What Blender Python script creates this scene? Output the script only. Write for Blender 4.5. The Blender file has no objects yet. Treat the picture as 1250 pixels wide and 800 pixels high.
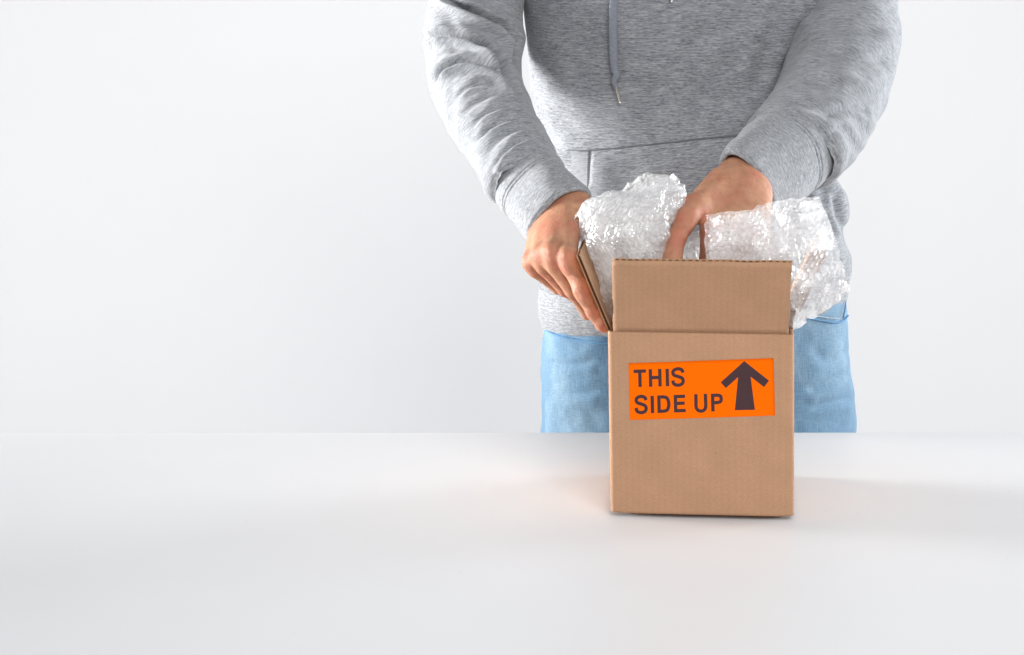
import bpy, math
import numpy as np
from mathutils import Vector, Matrix
from mathutils.bvhtree import BVHTree

# ------------------------------------------------------------------ camera, world, lamps, exposure
SC = bpy.context.scene
COL = SC.collection
F_PX = 2860.0                       # focal length for a 1250 px wide picture
CAM = np.array([0.0, -2.564, 0.714])
PITCH = math.radians(11.0)
cam_d = bpy.data.cameras.new("camera")
cam_d.sensor_width = 36.0
cam_d.lens = F_PX * 36.0 / 1250.0
cam_d.clip_start = 0.05
cam_d.clip_end = 60.0
cam = bpy.data.objects.new("camera", cam_d)
COL.objects.link(cam)
cam.location = CAM
cam.rotation_euler = (math.radians(90) - PITCH, 0, 0)
SC.camera = cam

W = bpy.data.worlds.new("World")
SC.world = W
W.use_nodes = True
W.node_tree.nodes["Background"].inputs[0].default_value = (0.97, 0.98, 1.0, 1)
W.node_tree.nodes["Background"].inputs[1].default_value = 0.40


def area(name, loc, target, sx, sy, power, color=(1, 1, 1), spread=180):
    d = bpy.data.lights.new(name, 'AREA')
    d.shape = 'RECTANGLE'
    d.size, d.size_y = sx, sy
    d.energy = power
    d.color = color
    d.spread = math.radians(spread)
    o = bpy.data.objects.new(name, d)
    COL.objects.link(o)
    o.location = loc
    o.rotation_euler = (Vector(target) - Vector(loc)).to_track_quat('-Z', 'Y').to_euler()
    return o


area("softbox_left", (-2.80, 1.00, 0.45), (0.07, 0.42, 0.60), 1.1, 1.0, 25, (1.0, 0.99, 0.97), 46)
area("softbox_right", (3.2, 1.45, 0.45), (0.28, 0.42, 0.55), 1.4, 1.1, 15, (0.93, 0.97, 1.0), 48)
area("softbox_front", (0.7, -3.0, 2.05), (0.2, 0.2, 0.20), 1.8, 1.4, 90, (1.0, 0.99, 0.98))
area("added_wall_fill_left", (-2.6, 0.55, 0.35), (-0.10, 2.3, -0.30), 0.8, 1.2, 14, (0.985, 0.988, 1.0), 130)  # unseen fill, added to brighten the left part of the wall
area("added_wall_fill_right", (2.8, 0.55, 0.35), (0.35, 2.3, -0.30), 0.8, 1.2, 14, (0.985, 0.988, 1.0), 130)  # matching unseen fill added for the right part of the wall
area("added_wall_fill_low", (-0.15, 1.30, -0.60), (-0.15, 2.3, -0.10), 1.4, 0.4, 1.5, (0.985, 0.988, 1.0), 130)  # added fill hidden behind the table, lifts the lower wall
area("added_wall_fill_top", (0.0, 1.15, 1.9), (0.0, 2.3, -0.45), 1.6, 0.4, 5, (0.985, 0.988, 1.0), 110)  # added fill out of view above, lightens the middle of the wall

SC.view_settings.view_transform = 'Standard'
SC.view_settings.look = 'None'
SC.view_settings.exposure = 0.0
SC.view_settings.gamma = 1.0
SC.view_settings.use_curve_mapping = False
SC.render.engine = 'CYCLES'
SC.cycles.use_denoising = True
try:
    SC.cycles.denoiser = 'OPENIMAGEDENOISE'
    SC.cycles.denoising_prefilter = 'ACCURATE'
except Exception:
    pass
SC.cycles.max_bounces = 8
SC.cycles.diffuse_bounces = 4
SC.cycles.glossy_bounces = 4
SC.cycles.transmission_bounces = 6
SC.cycles.transparent_max_bounces = 24
SC.cycles.sample_clamp_indirect = 4.0
SC.cycles.caustics_reflective = False
SC.cycles.caustics_refractive = False

# ------------------------------------------------------------------ helpers
cp, sp = math.cos(PITCH), math.sin(PITCH)
FWD = np.array([0, cp, -sp])
UPV = np.array([0, sp, cp])


def at(px, py, Y):
    """the point seen at picture position (px, py) of the photograph on the plane y = Y"""
    d = FWD + np.array([1.0, 0, 0]) * ((px - 625.0) / F_PX) + UPV * (-(py - 400.0) / F_PX)
    return CAM + d * ((Y - CAM[1]) / d[1])


def project(P):
    q = P - CAM
    zc = q @ FWD
    return np.stack([625 + F_PX * q[..., 0] / zc, 400 - F_PX * (q @ UPV) / zc], -1), zc


def ppm(P):
    """metres per picture pixel at point P"""
    return float((np.asarray(P) - CAM) @ FWD) / F_PX


def _hash(ix, iy, iz, seed):
    n = (ix * 374761393 + iy * 668265263 + iz * 2147483647 + seed * 974711) & 0xFFFFFFFF
    n = ((n ^ (n >> 13)) * 1274126177) & 0xFFFFFFFF
    return ((n ^ (n >> 16)) & 0xFFFFFF) / float(0xFFFFFF) * 2 - 1


def noise3(P, freq, seed=0):
    p = np.asarray(P, dtype=np.float64) * freq
    i = np.floor(p).astype(np.int64)
    f = p - i
    f = f * f * f * (f * (f * 6 - 15) + 10)
    out = 0
    for dx in (0, 1):
        wx = f[..., 0] if dx else 1 - f[..., 0]
        for dy in (0, 1):
            wy = f[..., 1] if dy else 1 - f[..., 1]
            for dz in (0, 1):
                wz = f[..., 2] if dz else 1 - f[..., 2]
                out = out + wx * wy * wz * _hash(i[..., 0] + dx, i[..., 1] + dy, i[..., 2] + dz, seed)
    return out


def spline(ctrl, n):
    """Catmull-Rom through the rows of ctrl, n samples, roughly even in arc length of the first 3 columns"""
    c = np.asarray(ctrl, float)
    c = np.vstack([2 * c[0] - c[1], c, 2 * c[-1] - c[-2]])
    out = []
    for k in range(1, len(c) - 2):
        t = np.linspace(0, 1, 60, endpoint=False)[:, None]
        a, b, d, e = c[k - 1], c[k], c[k + 1], c[k + 2]
        out.append(0.5 * (2 * b + (d - a) * t + (2 * a - 5 * b + 4 * d - e) * t ** 2 + (3 * b - a - 3 * d + e) * t ** 3))
    out = np.vstack(out + [c[-2:-1]])
    m = min(3, out.shape[1])
    s = np.concatenate([[0], np.cumsum(np.linalg.norm(np.diff(out[:, :m], axis=0), axis=1))])
    q = np.linspace(0, s[-1], n)
    return np.stack([np.interp(q, s, out[:, j]) for j in range(out.shape[1])], 1)


def interp(x, pts):
    p = np.asarray(pts, float)
    return np.interp(x, p[:, 0], p[:, 1])


def smooth_interp(x, pts):
    """monotone-ish smooth interpolation (cosine-free cubic Hermite)"""
    p = np.asarray(pts, float)
    xs, ys = p[:, 0], p[:, 1]
    m = np.gradient(ys, xs)
    x = np.clip(np.asarray(x, float), xs[0], xs[-1])
    k = np.clip(np.searchsorted(xs, x, side='right') - 1, 0, len(xs) - 2)
    h = xs[k + 1] - xs[k]
    t = (x - xs[k]) / h
    return ((2 * t ** 3 - 3 * t ** 2 + 1) * ys[k] + (t ** 3 - 2 * t ** 2 + t) * h * m[k]
            + (-2 * t ** 3 + 3 * t ** 2) * ys[k + 1] + (t ** 3 - t ** 2) * h * m[k + 1])


def make_mesh(name, verts, faces, mat, parent=None, smooth=True, uv=None, uv_loops=None):
    me = bpy.data.meshes.new(name)
    v = np.asarray(verts, np.float32).reshape(-1, 3)
    if isinstance(faces, np.ndarray):
        nf, k = faces.shape
        me.vertices.add(len(v))
        me.vertices.foreach_set("co", v.ravel())
        me.loops.add(nf * k)
        me.loops.foreach_set("vertex_index", faces.astype(np.int32).ravel())
        me.polygons.add(nf)
        me.polygons.foreach_set("loop_start", np.arange(0, nf * k, k, dtype=np.int32))
        me.polygons.foreach_set("loop_total", np.full(nf, k, dtype=np.int32))
        me.update(calc_edges=True)
        me.validate()
    else:
        me.from_pydata([tuple(map(float, q)) for q in v], [], faces)
    if smooth:
        me.polygons.foreach_set("use_smooth", np.ones(len(me.polygons), dtype=bool))
    if uv_loops is not None and len(uv_loops) == len(me.loops):
        l = me.uv_layers.new(name="UVMap")
        l.data.foreach_set("uv", np.asarray(uv_loops, np.float32).ravel())
    elif uv is not None:
        l = me.uv_layers.new(name="UVMap")
        idx = np.empty(len(me.loops), dtype=np.int32)
        me.loops.foreach_get("vertex_index", idx)
        l.data.foreach_set("uv", np.asarray(uv, np.float32)[idx].ravel())
    me.materials.append(mat)
    o = bpy.data.objects.new(name, me)
    COL.objects.link(o)
    if parent is not None:
        o.parent = parent
    return o


def grid_faces(n, m, closed):
    """n rows x m columns; columns wrap when closed"""
    r = np.arange(n - 1)[:, None]
    c = np.arange(m if closed else m - 1)[None, :]
    c2 = (c + 1) % m
    return np.stack([r * m + c, r * m + c2, (r + 1) * m + c2, (r + 1) * m + c], -1).reshape(-1, 4)


def grid_normals(P, closed):
    if closed:
        du = np.roll(P, -1, 1) - np.roll(P, 1, 1)
    else:
        du = np.gradient(P, axis=1)
    dv = np.gradient(P, axis=0)
    n = np.cross(du, dv)
    return n / np.maximum(np.linalg.norm(n, axis=-1, keepdims=True), 1e-12)


def grid_uv_loops(U, V, closed, period=None):
    """UVs per loop for grid_faces; U, V are n x m in metres, the seam column continues to period"""
    n, m = U.shape
    if closed:
        U2 = np.concatenate([U, period[:, None]], 1)
        V2 = np.concatenate([V, V[:, :1]], 1)
    else:
        U2, V2 = U, V
    a = np.stack([U2, V2], -1)
    return np.stack([a[:-1, :-1], a[:-1, 1:], a[1:, 1:], a[1:, :-1]], 2).reshape(-1, 2)


def seg_dist(P2, line):
    """distance from 2-D points to a polyline, signed (left/right of it), plus the position along it 0..1"""
    line = np.asarray(line, float)
    best = np.full(P2.shape[:-1], 1e9)
    sign = np.ones(P2.shape[:-1])
    pos = np.zeros(P2.shape[:-1])
    L = np.linalg.norm(np.diff(line, axis=0), axis=1)
    acc, tot = 0, L.sum()
    for k in range(len(line) - 1):
        a, b = line[k], line[k + 1]
        ab = b - a
        t = np.clip(((P2 - a) @ ab) / (ab @ ab), 0, 1)
        q = P2 - (a + t[..., None] * ab)
        d = np.hypot(q[..., 0], q[..., 1])
        m = d < best
        best = np.where(m, d, best)
        sign = np.where(m, np.sign(ab[0] * q[..., 1] - ab[1] * q[..., 0]), sign)
        pos = np.where(m, (acc + t * L[k]) / tot, pos)
        acc += L[k]
    return best * np.where(sign == 0, 1, sign), pos


def smooth_line(line, n=40):
    c = np.asarray(line, float)
    return spline(np.hstack([c, np.zeros((len(c), 1))]), n)[:, :2]


def folds(P, N, fold_list):
    """cloth relief: every fold is (picture polyline, valley depth m, width px, ridge height m); side > 0 = below/right of the line"""
    px, _ = project(P)
    view = CAM - P
    view /= np.linalg.norm(view, axis=-1, keepdims=True)
    face = np.clip(((N * view).sum(-1) + 0.25) / 0.5, 0, 1)
    out = np.zeros(P.shape[:-1])
    for line, depth, w, ridge in fold_list:
        d, pos = seg_dist(px, smooth_line(line))
        ends = np.clip(np.minimum(pos, 1 - pos) / 0.22, 0, 1)
        ends = ends * ends * (3 - 2 * ends)
        prof = -depth * np.exp(-(d / w) ** 2) + ridge * np.exp(-((d - 1.9 * w) / (1.3 * w)) ** 2) \
            + 0.6 * ridge * np.exp(-((d + 2.0 * w) / (1.5 * w)) ** 2)
        out += prof * ends
    return out * face


def tube_frames(C):
    T = np.gradient(C, axis=0)
    T /= np.linalg.norm(T, axis=1, keepdims=True)
    A = np.zeros_like(C)
    ref = np.array([0.0, -1.0, 0.0])
    a = ref - T[0] * (ref @ T[0])
    A[0] = a / np.linalg.norm(a)
    for k in range(1, len(C)):
        a = A[k - 1] - T[k] * (A[k - 1] @ T[k])
        A[k] = a / np.linalg.norm(a)
    B = np.cross(T, A)
    return T, A, B


def tube(C, RA, RB, m):
    """closed tube: rows along C, RA = radius along the frame's A (towards the viewer at the start), RB = along B"""
    T, A, B = tube_frames(C)
    th = np.linspace(0, 2 * math.pi, m, endpoint=False)
    return (C[:, None] + RA[:, None, None] * np.cos(th)[None, :, None] * A[:, None]
            + RB[:, None, None] * np.sin(th)[None, :, None] * B[:, None]), th


def tag(o, label, cat, group=None, kind=None):
    if label:
        o["label"] = label
    if cat:
        o["category"] = cat
    if group:
        o["group"] = group
    if kind:
        o["kind"] = kind
    return o


def empty(name, loc=(0, 0, 0), rz=0.0):
    o = bpy.data.objects.new(name, None)
    o.empty_display_size = 0.05
    COL.objects.link(o)
    o.location = loc
    o.rotation_euler = (0, 0, rz)
    return o


# ------------------------------------------------------------------ materials
class NT:
    def __init__(self, name):
        self.m = bpy.data.materials.new(name)
        self.m.use_nodes = True
        self.t = self.m.node_tree
        self.t.nodes.clear()

    def n(self, typ, **kw):
        nd = self.t.nodes.new(typ)
        for k, v in kw.items():
            if k.startswith("i_"):
                key = k[2:]
                key = int(key) if key.isdigit() else key.replace("_", " ")
                nd.inputs[key].default_value = v
            else:
                setattr(nd, k, v)
        return nd

    def l(self, a, b):
        self.t.links.new(a, b)

    def out(self, sh):
        o = self.n('ShaderNodeOutputMaterial')
        self.l(sh, o.inputs['Surface'])
        return self.m

    def ramp(self, fac, stops):
        r = self.n('ShaderNodeValToRGB')
        els = r.color_ramp.elements
        while len(els) < len(stops):
            els.new(0.5)
        for e, (p, c) in zip(els, stops):
            e.position = p
            e.color = (*c, 1) if len(c) == 3 else c
        self.l(fac, r.inputs[0])
        return r.outputs[0]

    def coords(self, kind, scale=(1, 1, 1), rot=(0, 0, 0)):
        tc = self.n('ShaderNodeTexCoord')
        mp = self.n('ShaderNodeMapping')
        mp.inputs['Scale'].default_value = scale
        mp.inputs['Rotation'].default_value = rot
        self.l(tc.outputs[kind], mp.inputs[0])
        return mp.outputs[0]

    def noise(self, vec, scale, detail=3, rough=0.55, dist=0.0):
        nd = self.n('ShaderNodeTexNoise')
        nd.inputs['Scale'].default_value = scale
        nd.inputs['Detail'].default_value = detail
        nd.inputs['Roughness'].default_value = rough
        nd.inputs['Distortion'].default_value = dist
        self.l(vec, nd.inputs['Vector'])
        return nd.outputs['Fac']

    def mix(self, fac, a, b, blend='MIX'):
        nd = self.n('ShaderNodeMix', data_type='RGBA', blend_type=blend)
        for sock, val in ((nd.inputs[0], fac), (nd.inputs[6], a), (nd.inputs[7], b)):
            if isinstance(val, (int, float)):
                sock.default_value = val
            elif isinstance(val, tuple):
                sock.default_value = (*val, 1)
            else:
                self.l(val, sock)
        return nd.outputs[2]

    def math(self, op, a, b=0.0):
        nd = self.n('ShaderNodeMath', operation=op)
        for k, val in enumerate((a, b)):
            if isinstance(val, (int, float)):
                nd.inputs[k].default_value = val
            else:
                self.l(val, nd.inputs[k])
        return nd.outputs[0]

    def bump(self, h, strength, dist):
        nd = self.n('ShaderNodeBump')
        nd.inputs['Strength'].default_value = strength
        nd.inputs['Distance'].default_value = dist
        self.l(h, nd.inputs['Height'])
        return nd.outputs[0]


def mat_plain(name, col, rough=0.5, var=0.03, scale=20, spec=0.5, bump=0.0, metallic=0.0):
    t = NT(name)
    v = t.coords('Object')
    nz = t.noise(v, scale, 4)
    c = t.ramp(nz, [(0.3, tuple(x * (1 - var) for x in col)), (0.7, tuple(min(1, x * (1 + var)) for x in col))])
    p = t.n('ShaderNodeBsdfPrincipled')
    t.l(c, p.inputs['Base Color'])
    p.inputs['Roughness'].default_value = rough
    p.inputs['Specular IOR Level'].default_value = spec
    p.inputs['Metallic'].default_value = metallic
    if bump:
        t.l(t.bump(t.noise(v, scale * 12, 3), bump, 0.001), p.inputs['Normal'])
    return t.out(p.outputs[0])


def mat_heather(name, dark, mid, light, tint=(1, 1, 1), streak=1.0):
    """melange jersey: short dark and light yarn streaks along the knit courses (UV in metres)"""
    t = NT(name)
    a = t.noise(t.coords('UV', (55, 520, 1)), 1.0, 3, 0.6)
    b = t.noise(t.coords('UV', (170, 900, 1)), 1.0, 2, 0.6)
    c = t.noise(t.coords('UV', (22, 60, 1)), 1.0, 3, 0.5)
    s = t.math('ADD', t.math('MULTIPLY', a, 0.60 * streak), t.math('ADD', t.math('MULTIPLY', b, 0.50 * streak), t.math('MULTIPLY', c, 0.16)))
    mean = (0.30 + 0.25) * streak + 0.08
    col = t.ramp(s, [(mean - 0.17, dark), (mean - 0.02, mid), (mean + 0.16, light)])
    col = t.mix(1.0, col, tint, 'MULTIPLY')
    p = t.n('ShaderNodeBsdfPrincipled')
    t.l(col, p.inputs['Base Color'])
    p.inputs['Roughness'].default_value = 0.95
    p.inputs['Specular IOR Level'].default_value = 0.15
    p.inputs['Sheen Weight'].default_value = 0.22
    p.inputs['Sheen Roughness'].default_value = 0.5
    h = t.math('ADD', t.math('MULTIPLY', b, 0.6), t.noise(t.coords('UV', (700, 1400, 1)), 1.0, 3, 0.7))
    t.l(t.bump(h, 0.55, 0.0011), p.inputs['Normal'])
    return t.out(p.outputs[0])


def mat_rib(name, dark, mid, light):
    """ribbed knit of cuffs and hem: heather plus narrow wales running along V"""
    t = NT(name)
    a = t.noise(t.coords('UV', (220, 900, 1)), 1.0, 3, 0.6)
    b = t.noise(t.coords('UV', (80, 420, 1)), 1.0, 3, 0.6)
    s = t.math('ADD', t.math('MULTIPLY', a, 0.6), t.math('MULTIPLY', b, 0.5))
    col = t.ramp(s, [(0.38, dark), (0.54, mid), (0.70, light)])
    w = t.n('ShaderNodeTexWave', wave_type='BANDS', bands_direction='X')
    w.inputs['Scale'].default_value = 1.0
    w.inputs['Distortion'].default_value = 0.4
    t.l(t.coords('UV', (110, 30, 1)), w.inputs['Vector'])
    p = t.n('ShaderNodeBsdfPrincipled')
    t.l(col, p.inputs['Base Color'])
    p.inputs['Roughness'].default_value = 0.95
    p.inputs['Specular IOR Level'].default_value = 0.15
    p.inputs['Sheen Weight'].default_value = 0.22
    h = t.math('ADD', t.math('MULTIPLY', w.outputs['Fac'], 0.20), t.math('MULTIPLY', a, 0.8))
    t.l(t.bump(h, 0.5, 0.0010), p.inputs['Normal'])
    return t.out(p.outputs[0])


def mat_denim():
    t = NT("light_denim")
    big = t.noise(t.coords('UV', (9, 4, 1)), 1.0, 4, 0.6, 0.6)
    slub = t.noise(t.coords('UV', (760, 60, 1)), 1.0, 3, 0.65)
    weft = t.noise(t.coords('UV', (90, 800, 1)), 1.0, 3, 0.6)
    col = t.ramp(big, [(0.30, (0.105, 0.205, 0.320)), (0.52, (0.160, 0.275, 0.390)), (0.72, (0.280, 0.405, 0.510))])
    thr = t.math('ADD', t.math('MULTIPLY', slub, 0.6), t.math('MULTIPLY', weft, 0.5))
    thr = t.ramp(thr, [(0.40, (0.62, 0.68, 0.76)), (0.55, (1, 1, 1)), (0.70, (1.40, 1.30, 1.20))])
    col = t.mix(0.85, col, thr, 'MULTIPLY')
    p = t.n('ShaderNodeBsdfPrincipled')
    t.l(col, p.inputs['Base Color'])
    p.inputs['Roughness'].default_value = 0.9
    p.inputs['Specular IOR Level'].default_value = 0.2
    p.inputs['Sheen Weight'].default_value = 0.12
    w = t.n('ShaderNodeTexWave', wave_type='BANDS', bands_direction='DIAGONAL')
    w.inputs['Scale'].default_value = 300.0
    t.l(t.coords('UV'), w.inputs['Vector'])
    h = t.math('ADD', t.math('MULTIPLY', w.outputs['Fac'], 0.4), slub)
    t.l(t.bump(h, 0.5, 0.0009), p.inputs['Normal'])
    return t.out(p.outputs[0])


def mat_cardboard(name, col, flutes=True):
    """kraft liner: fibre speckle and the faint washboard of the flutes (UV in metres, flutes along V)"""
    t = NT(name)
    v = t.coords('UV', (1, 1, 1))
    big = t.noise(v, 22, 4, 0.6)
    fib = t.noise(t.coords('UV', (900, 380, 1)), 1.0, 3, 0.65)
    spk = t.noise(t.coords('UV', (620, 520, 1)), 1.0, 3, 0.6)
    c1 = t.ramp(big, [(0.30, tuple(x * 0.93 for x in col)), (0.70, tuple(x * 1.06 for x in col))])
    c2 = t.ramp(fib, [(0.30, (0.84, 0.83, 0.82)), (0.55, (1, 1, 1)), (0.75, (1.12, 1.12, 1.12))])
    c3 = t.ramp(spk, [(0.27, (0.66, 0.63, 0.60)), (0.40, (1, 1, 1)), (0.66, (1, 1, 1)), (0.76, (1.18, 1.18, 1.18))])
    c = t.mix(0.75, t.mix(0.9, c1, c2, 'MULTIPLY'), c3, 'MULTIPLY')
    w = t.n('ShaderNodeTexWave', wave_type='BANDS', bands_direction='X', wave_profile='SIN')
    w.inputs['Scale'].default_value = 1.0
    w.inputs['Distortion'].default_value = 1.6
    w.inputs['Detail'].default_value = 1.0
    t.l(t.coords('UV', (44, 3, 1)), w.inputs['Vector'])
    p = t.n('ShaderNodeBsdfPrincipled')
    if flutes:
        lines = t.ramp(w.outputs['Fac'], [(0.0, (0.972, 0.968, 0.964)), (0.65, (1, 1, 1))])
        c = t.mix(1.0, c, lines, 'MULTIPLY')
    t.l(c, p.inputs['Base Color'])
    p.inputs['Roughness'].default_value = 0.78
    p.inputs['Specular IOR Level'].default_value = 0.25
    h = t.math('ADD', t.math('MULTIPLY', w.outputs['Fac'], 0.25 if flutes else 0.0), t.math('MULTIPLY', fib, 0.35))
    t.l(t.bump(h, 0.35, 0.0007), p.inputs['Normal'])
    return t.out(p.outputs[0])


def mat_skin():
    t = NT("tan_skin")
    v = t.coords('Object')
    big = t.noise(v, 38, 3, 0.55)
    mid = t.noise(v, 120, 3, 0.6)
    c = t.ramp(big, [(0.30, (0.480, 0.258, 0.152)), (0.52, (0.455, 0.218, 0.130)), (0.70, (0.440, 0.165, 0.104))])
    c2 = t.ramp(mid, [(0.30, (0.84, 0.80, 0.78)), (0.62, (1.06, 1.06, 1.06))])
    c = t.mix(0.8, c, c2, 'MULTIPLY')
    fl = t.n('ShaderNodeAttribute', attribute_name='flush')
    na = t.n('ShaderNodeAttribute', attribute_name='nail')
    c = t.mix(t.math('MULTIPLY', fl.outputs['Fac'], 0.6), c, (0.46, 0.140, 0.095))
    c = t.mix(t.math('MULTIPLY', na.outputs['Fac'], 0.6), c, (0.72, 0.42, 0.33))
    p = t.n('ShaderNodeBsdfPrincipled')
    t.l(c, p.inputs['Base Color'])
    p.inputs['Roughness'].default_value = 0.56
    p.inputs['Specular IOR Level'].default_value = 0.36
    p.inputs['Subsurface Weight'].default_value = 0.16
    p.inputs['Subsurface Radius'].default_value = (1.0, 0.35, 0.2)
    p.inputs['Subsurface Scale'].default_value = 0.006
    vor = t.n('ShaderNodeTexVoronoi', feature='DISTANCE_TO_EDGE')
    vor.inputs['Scale'].default_value = 520
    t.l(t.coords('Object', (1, 1, 0.75)), vor.inputs['Vector'])
    h = t.math('ADD', t.math('MULTIPLY', vor.outputs['Distance'], 0.8), t.noise(v, 240, 4, 0.6))
    t.l(t.bump(h, 0.65, 0.0010), p.inputs['Normal'])
    return t.out(p.outputs[0])


def mat_wrap(name, tl_share, white):
    """thin clear polythene: part of the light passes straight, part is scattered white, a glossy skin on top"""
    t = NT(name)
    v = t.coords('Object')
    nz = t.noise(v, 34, 3, 0.6)
    tr = t.n('ShaderNodeBsdfTransparent')
    tr.inputs[0].default_value = (0.985, 0.985, 0.99, 1)
    df = t.n('ShaderNodeBsdfDiffuse')
    df.inputs[0].default_value = (0.93, 0.935, 0.945, 1)
    tl = t.n('ShaderNodeBsdfTranslucent')
    tl.inputs[0].default_value = (0.93, 0.935, 0.945, 1)
    ms = t.n('ShaderNodeMixShader')
    ms.inputs[0].default_value = tl_share
    t.l(df.outputs[0], ms.inputs[1])
    t.l(tl.outputs[0], ms.inputs[2])
    body = t.n('ShaderNodeMixShader')
    fac = t.ramp(nz, [(0.36, (white * 0.55,) * 3), (0.60, (min(1, white * 1.28),) * 3)])
    t.l(fac, body.inputs[0])
    t.l(tr.outputs[0], body.inputs[1])
    t.l(ms.outputs[0], body.inputs[2])
    gl = t.n('ShaderNodeBsdfGlossy')
    gl.inputs['Roughness'].default_value = 0.27
    gl.inputs[0].default_value = (1, 1, 1, 1)
    fr = t.n('ShaderNodeFresnel')
    fr.inputs['IOR'].default_value = 1.5
    bmp = t.bump(t.noise(v, 420, 3, 0.6), 0.35, 0.001)
    t.l(bmp, gl.inputs['Normal'])
    t.l(bmp, fr.inputs['Normal'])
    fin = t.n('ShaderNodeMixShader')
    t.l(t.math('ADD', t.math('MULTIPLY', fr.outputs[0], 0.24), 0.012), fin.inputs[0])
    t.l(body.outputs[0], fin.inputs[1])
    t.l(gl.outputs[0], fin.inputs[2])
    return t.out(fin.outputs[0])


M_WALL = mat_plain("white_wall_paint", (0.815, 0.815, 0.82), 0.85, 0.006, 3, 0.2)
def mat_table():
    """white laminate with the odd speck of dust and faintly uneven sheen"""
    t = NT("white_laminate")
    v = t.coords('Object')
    c = t.ramp(t.noise(v, 5, 4), [(0.3, (0.785, 0.798, 0.816)), (0.7, (0.797, 0.809, 0.825))])
    vo = t.n('ShaderNodeTexVoronoi', feature='F1')
    vo.inputs['Scale'].default_value = 16
    t.l(v, vo.inputs['Vector'])
    speck = t.ramp(t.math('ADD', vo.outputs['Distance'], t.math('MULTIPLY', t.noise(v, 300, 2), 0.02)), [(0.028, (0.80, 0.79, 0.78)), (0.042, (1, 1, 1))])
    c = t.mix(0.6, c, speck, 'MULTIPLY')
    p = t.n('ShaderNodeBsdfPrincipled')
    t.l(c, p.inputs['Base Color'])
    t.l(t.ramp(t.noise(v, 9, 5, 0.6), [(0.3, (0.36,) * 3), (0.7, (0.46,) * 3)]), p.inputs['Roughness'])
    p.inputs['Specular IOR Level'].default_value = 0.32
    t.l(t.bump(t.noise(v, 420, 3), 0.05, 0.001), p.inputs['Normal'])
    return t.out(p.outputs[0])


M_TABLE = mat_table()
M_FLOOR = mat_plain("grey_floor", (0.45, 0.45, 0.46), 0.6, 0.03, 5)
GREY = ((0.105, 0.112, 0.126), (0.238, 0.250, 0.271), (0.41, 0.42, 0.436))
M_HOOD = mat_heather("grey_melange_jersey", *GREY)
M_SLEEVE = mat_heather("grey_melange_jersey_sleeve", (0.140, 0.148, 0.162), (0.265, 0.277, 0.297), (0.42, 0.43, 0.445), streak=1.0)
M_RIB = mat_rib("grey_melange_rib", (0.140, 0.149, 0.163), (0.270, 0.281, 0.300), (0.44, 0.448, 0.46))
M_CORD = mat_plain("blue_grey_cord", (0.235, 0.255, 0.300), 0.8, 0.10, 300, 0.3, 0.5)
M_METAL = mat_plain("aglet_metal", (0.80, 0.76, 0.67), 0.25, 0.05, 60, 0.5, 0.0, 1.0)
M_THREAD = mat_plain("dark_seam_thread", (0.16, 0.165, 0.175), 0.9, 0.1, 200, 0.2)
M_DENIM = mat_denim()
M_DENIM_SEAM = mat_plain("denim_seam", (0.13, 0.27, 0.45), 0.9, 0.15, 300, 0.2, 0.3)
M_STITCH = mat_plain("pale_stitching", (0.50, 0.55, 0.60), 0.9, 0.1, 200, 0.2)
M_SKIN = mat_skin()
CARD = (0.470, 0.270, 0.160)
M_CARD = mat_cardboard("kraft_liner", CARD)
M_CARD_IN = mat_cardboard("kraft_liner_inside", (0.50, 0.29, 0.17), False)
M_FLUTE_SHADED = mat_plain("kraft_flute_shaded", (0.17, 0.088, 0.045), 0.9, 0.1, 120, 0.2)  # shade between the liners is put into this dark brown
M_ORANGE = mat_plain("orange_label_paper", (0.99, 0.150, 0.0005), 0.75, 0.01, 30, 0.04)
M_PRINT = mat_plain("dark_brown_print", (0.058, 0.026, 0.030), 0.6, 0.06, 60, 0.25)
M_WRAP = mat_wrap("clear_bubble_wrap", 0.55, 0.68)
M_WRAP_THIN = mat_wrap("clear_bubble_wrap_single", 0.6, 0.52)

# ------------------------------------------------------------------ setting: wall, floor, table
TABLE_BACK = 0.396
FLOOR_Z = -0.86


def box_mesh(name, lo, hi, mat, parent=None, bevel=0.0):
    x0, y0, z0 = lo
    x1, y1, z1 = hi
    v = [(x0, y0, z0), (x1, y0, z0), (x1, y1, z0), (x0, y1, z0), (x0, y0, z1), (x1, y0, z1), (x1, y1, z1), (x0, y1, z1)]
    f = [(0, 3, 2, 1), (4, 5, 6, 7), (0, 1, 5, 4), (1, 2, 6, 5), (2, 3, 7, 6), (3, 0, 4, 7)]
    o = make_mesh(name, v, f, mat, parent, smooth=False)
    if bevel:
        b = o.modifiers.new("bevel", 'BEVEL')
        b.width = bevel
        b.segments = 3
        b.limit_method = 'ANGLE'
    return o


tag(box_mesh("wall", (-4.0, 2.30, FLOOR_Z), (4.2, 2.42, 2.6), M_WALL), "plain white studio wall behind the person", None, None, "structure")
tag(box_mesh("floor", (-4.0, -4.5, FLOOR_Z - 0.05), (4.2, 2.30, FLOOR_Z), M_FLOOR), "studio floor under the white table", None, None, "structure")
table = empty("table", (0.0, -0.20, FLOOR_Z))
tag(table, "plain white table with a smooth top under the cardboard box", "table")
top = box_mesh("tabletop", (-1.5, -0.75, 0.824), (1.6, TABLE_BACK + 0.20, 0.86), M_TABLE, table, 0.002)
for lx in (-1.40, 1.50):
    for ly in (-0.65, TABLE_BACK + 0.10):
        box_mesh("leg", (lx - 0.025, ly - 0.025, 0.0), (lx + 0.025, ly + 0.025, 0.824), M_TABLE, table, 0.002)

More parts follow.
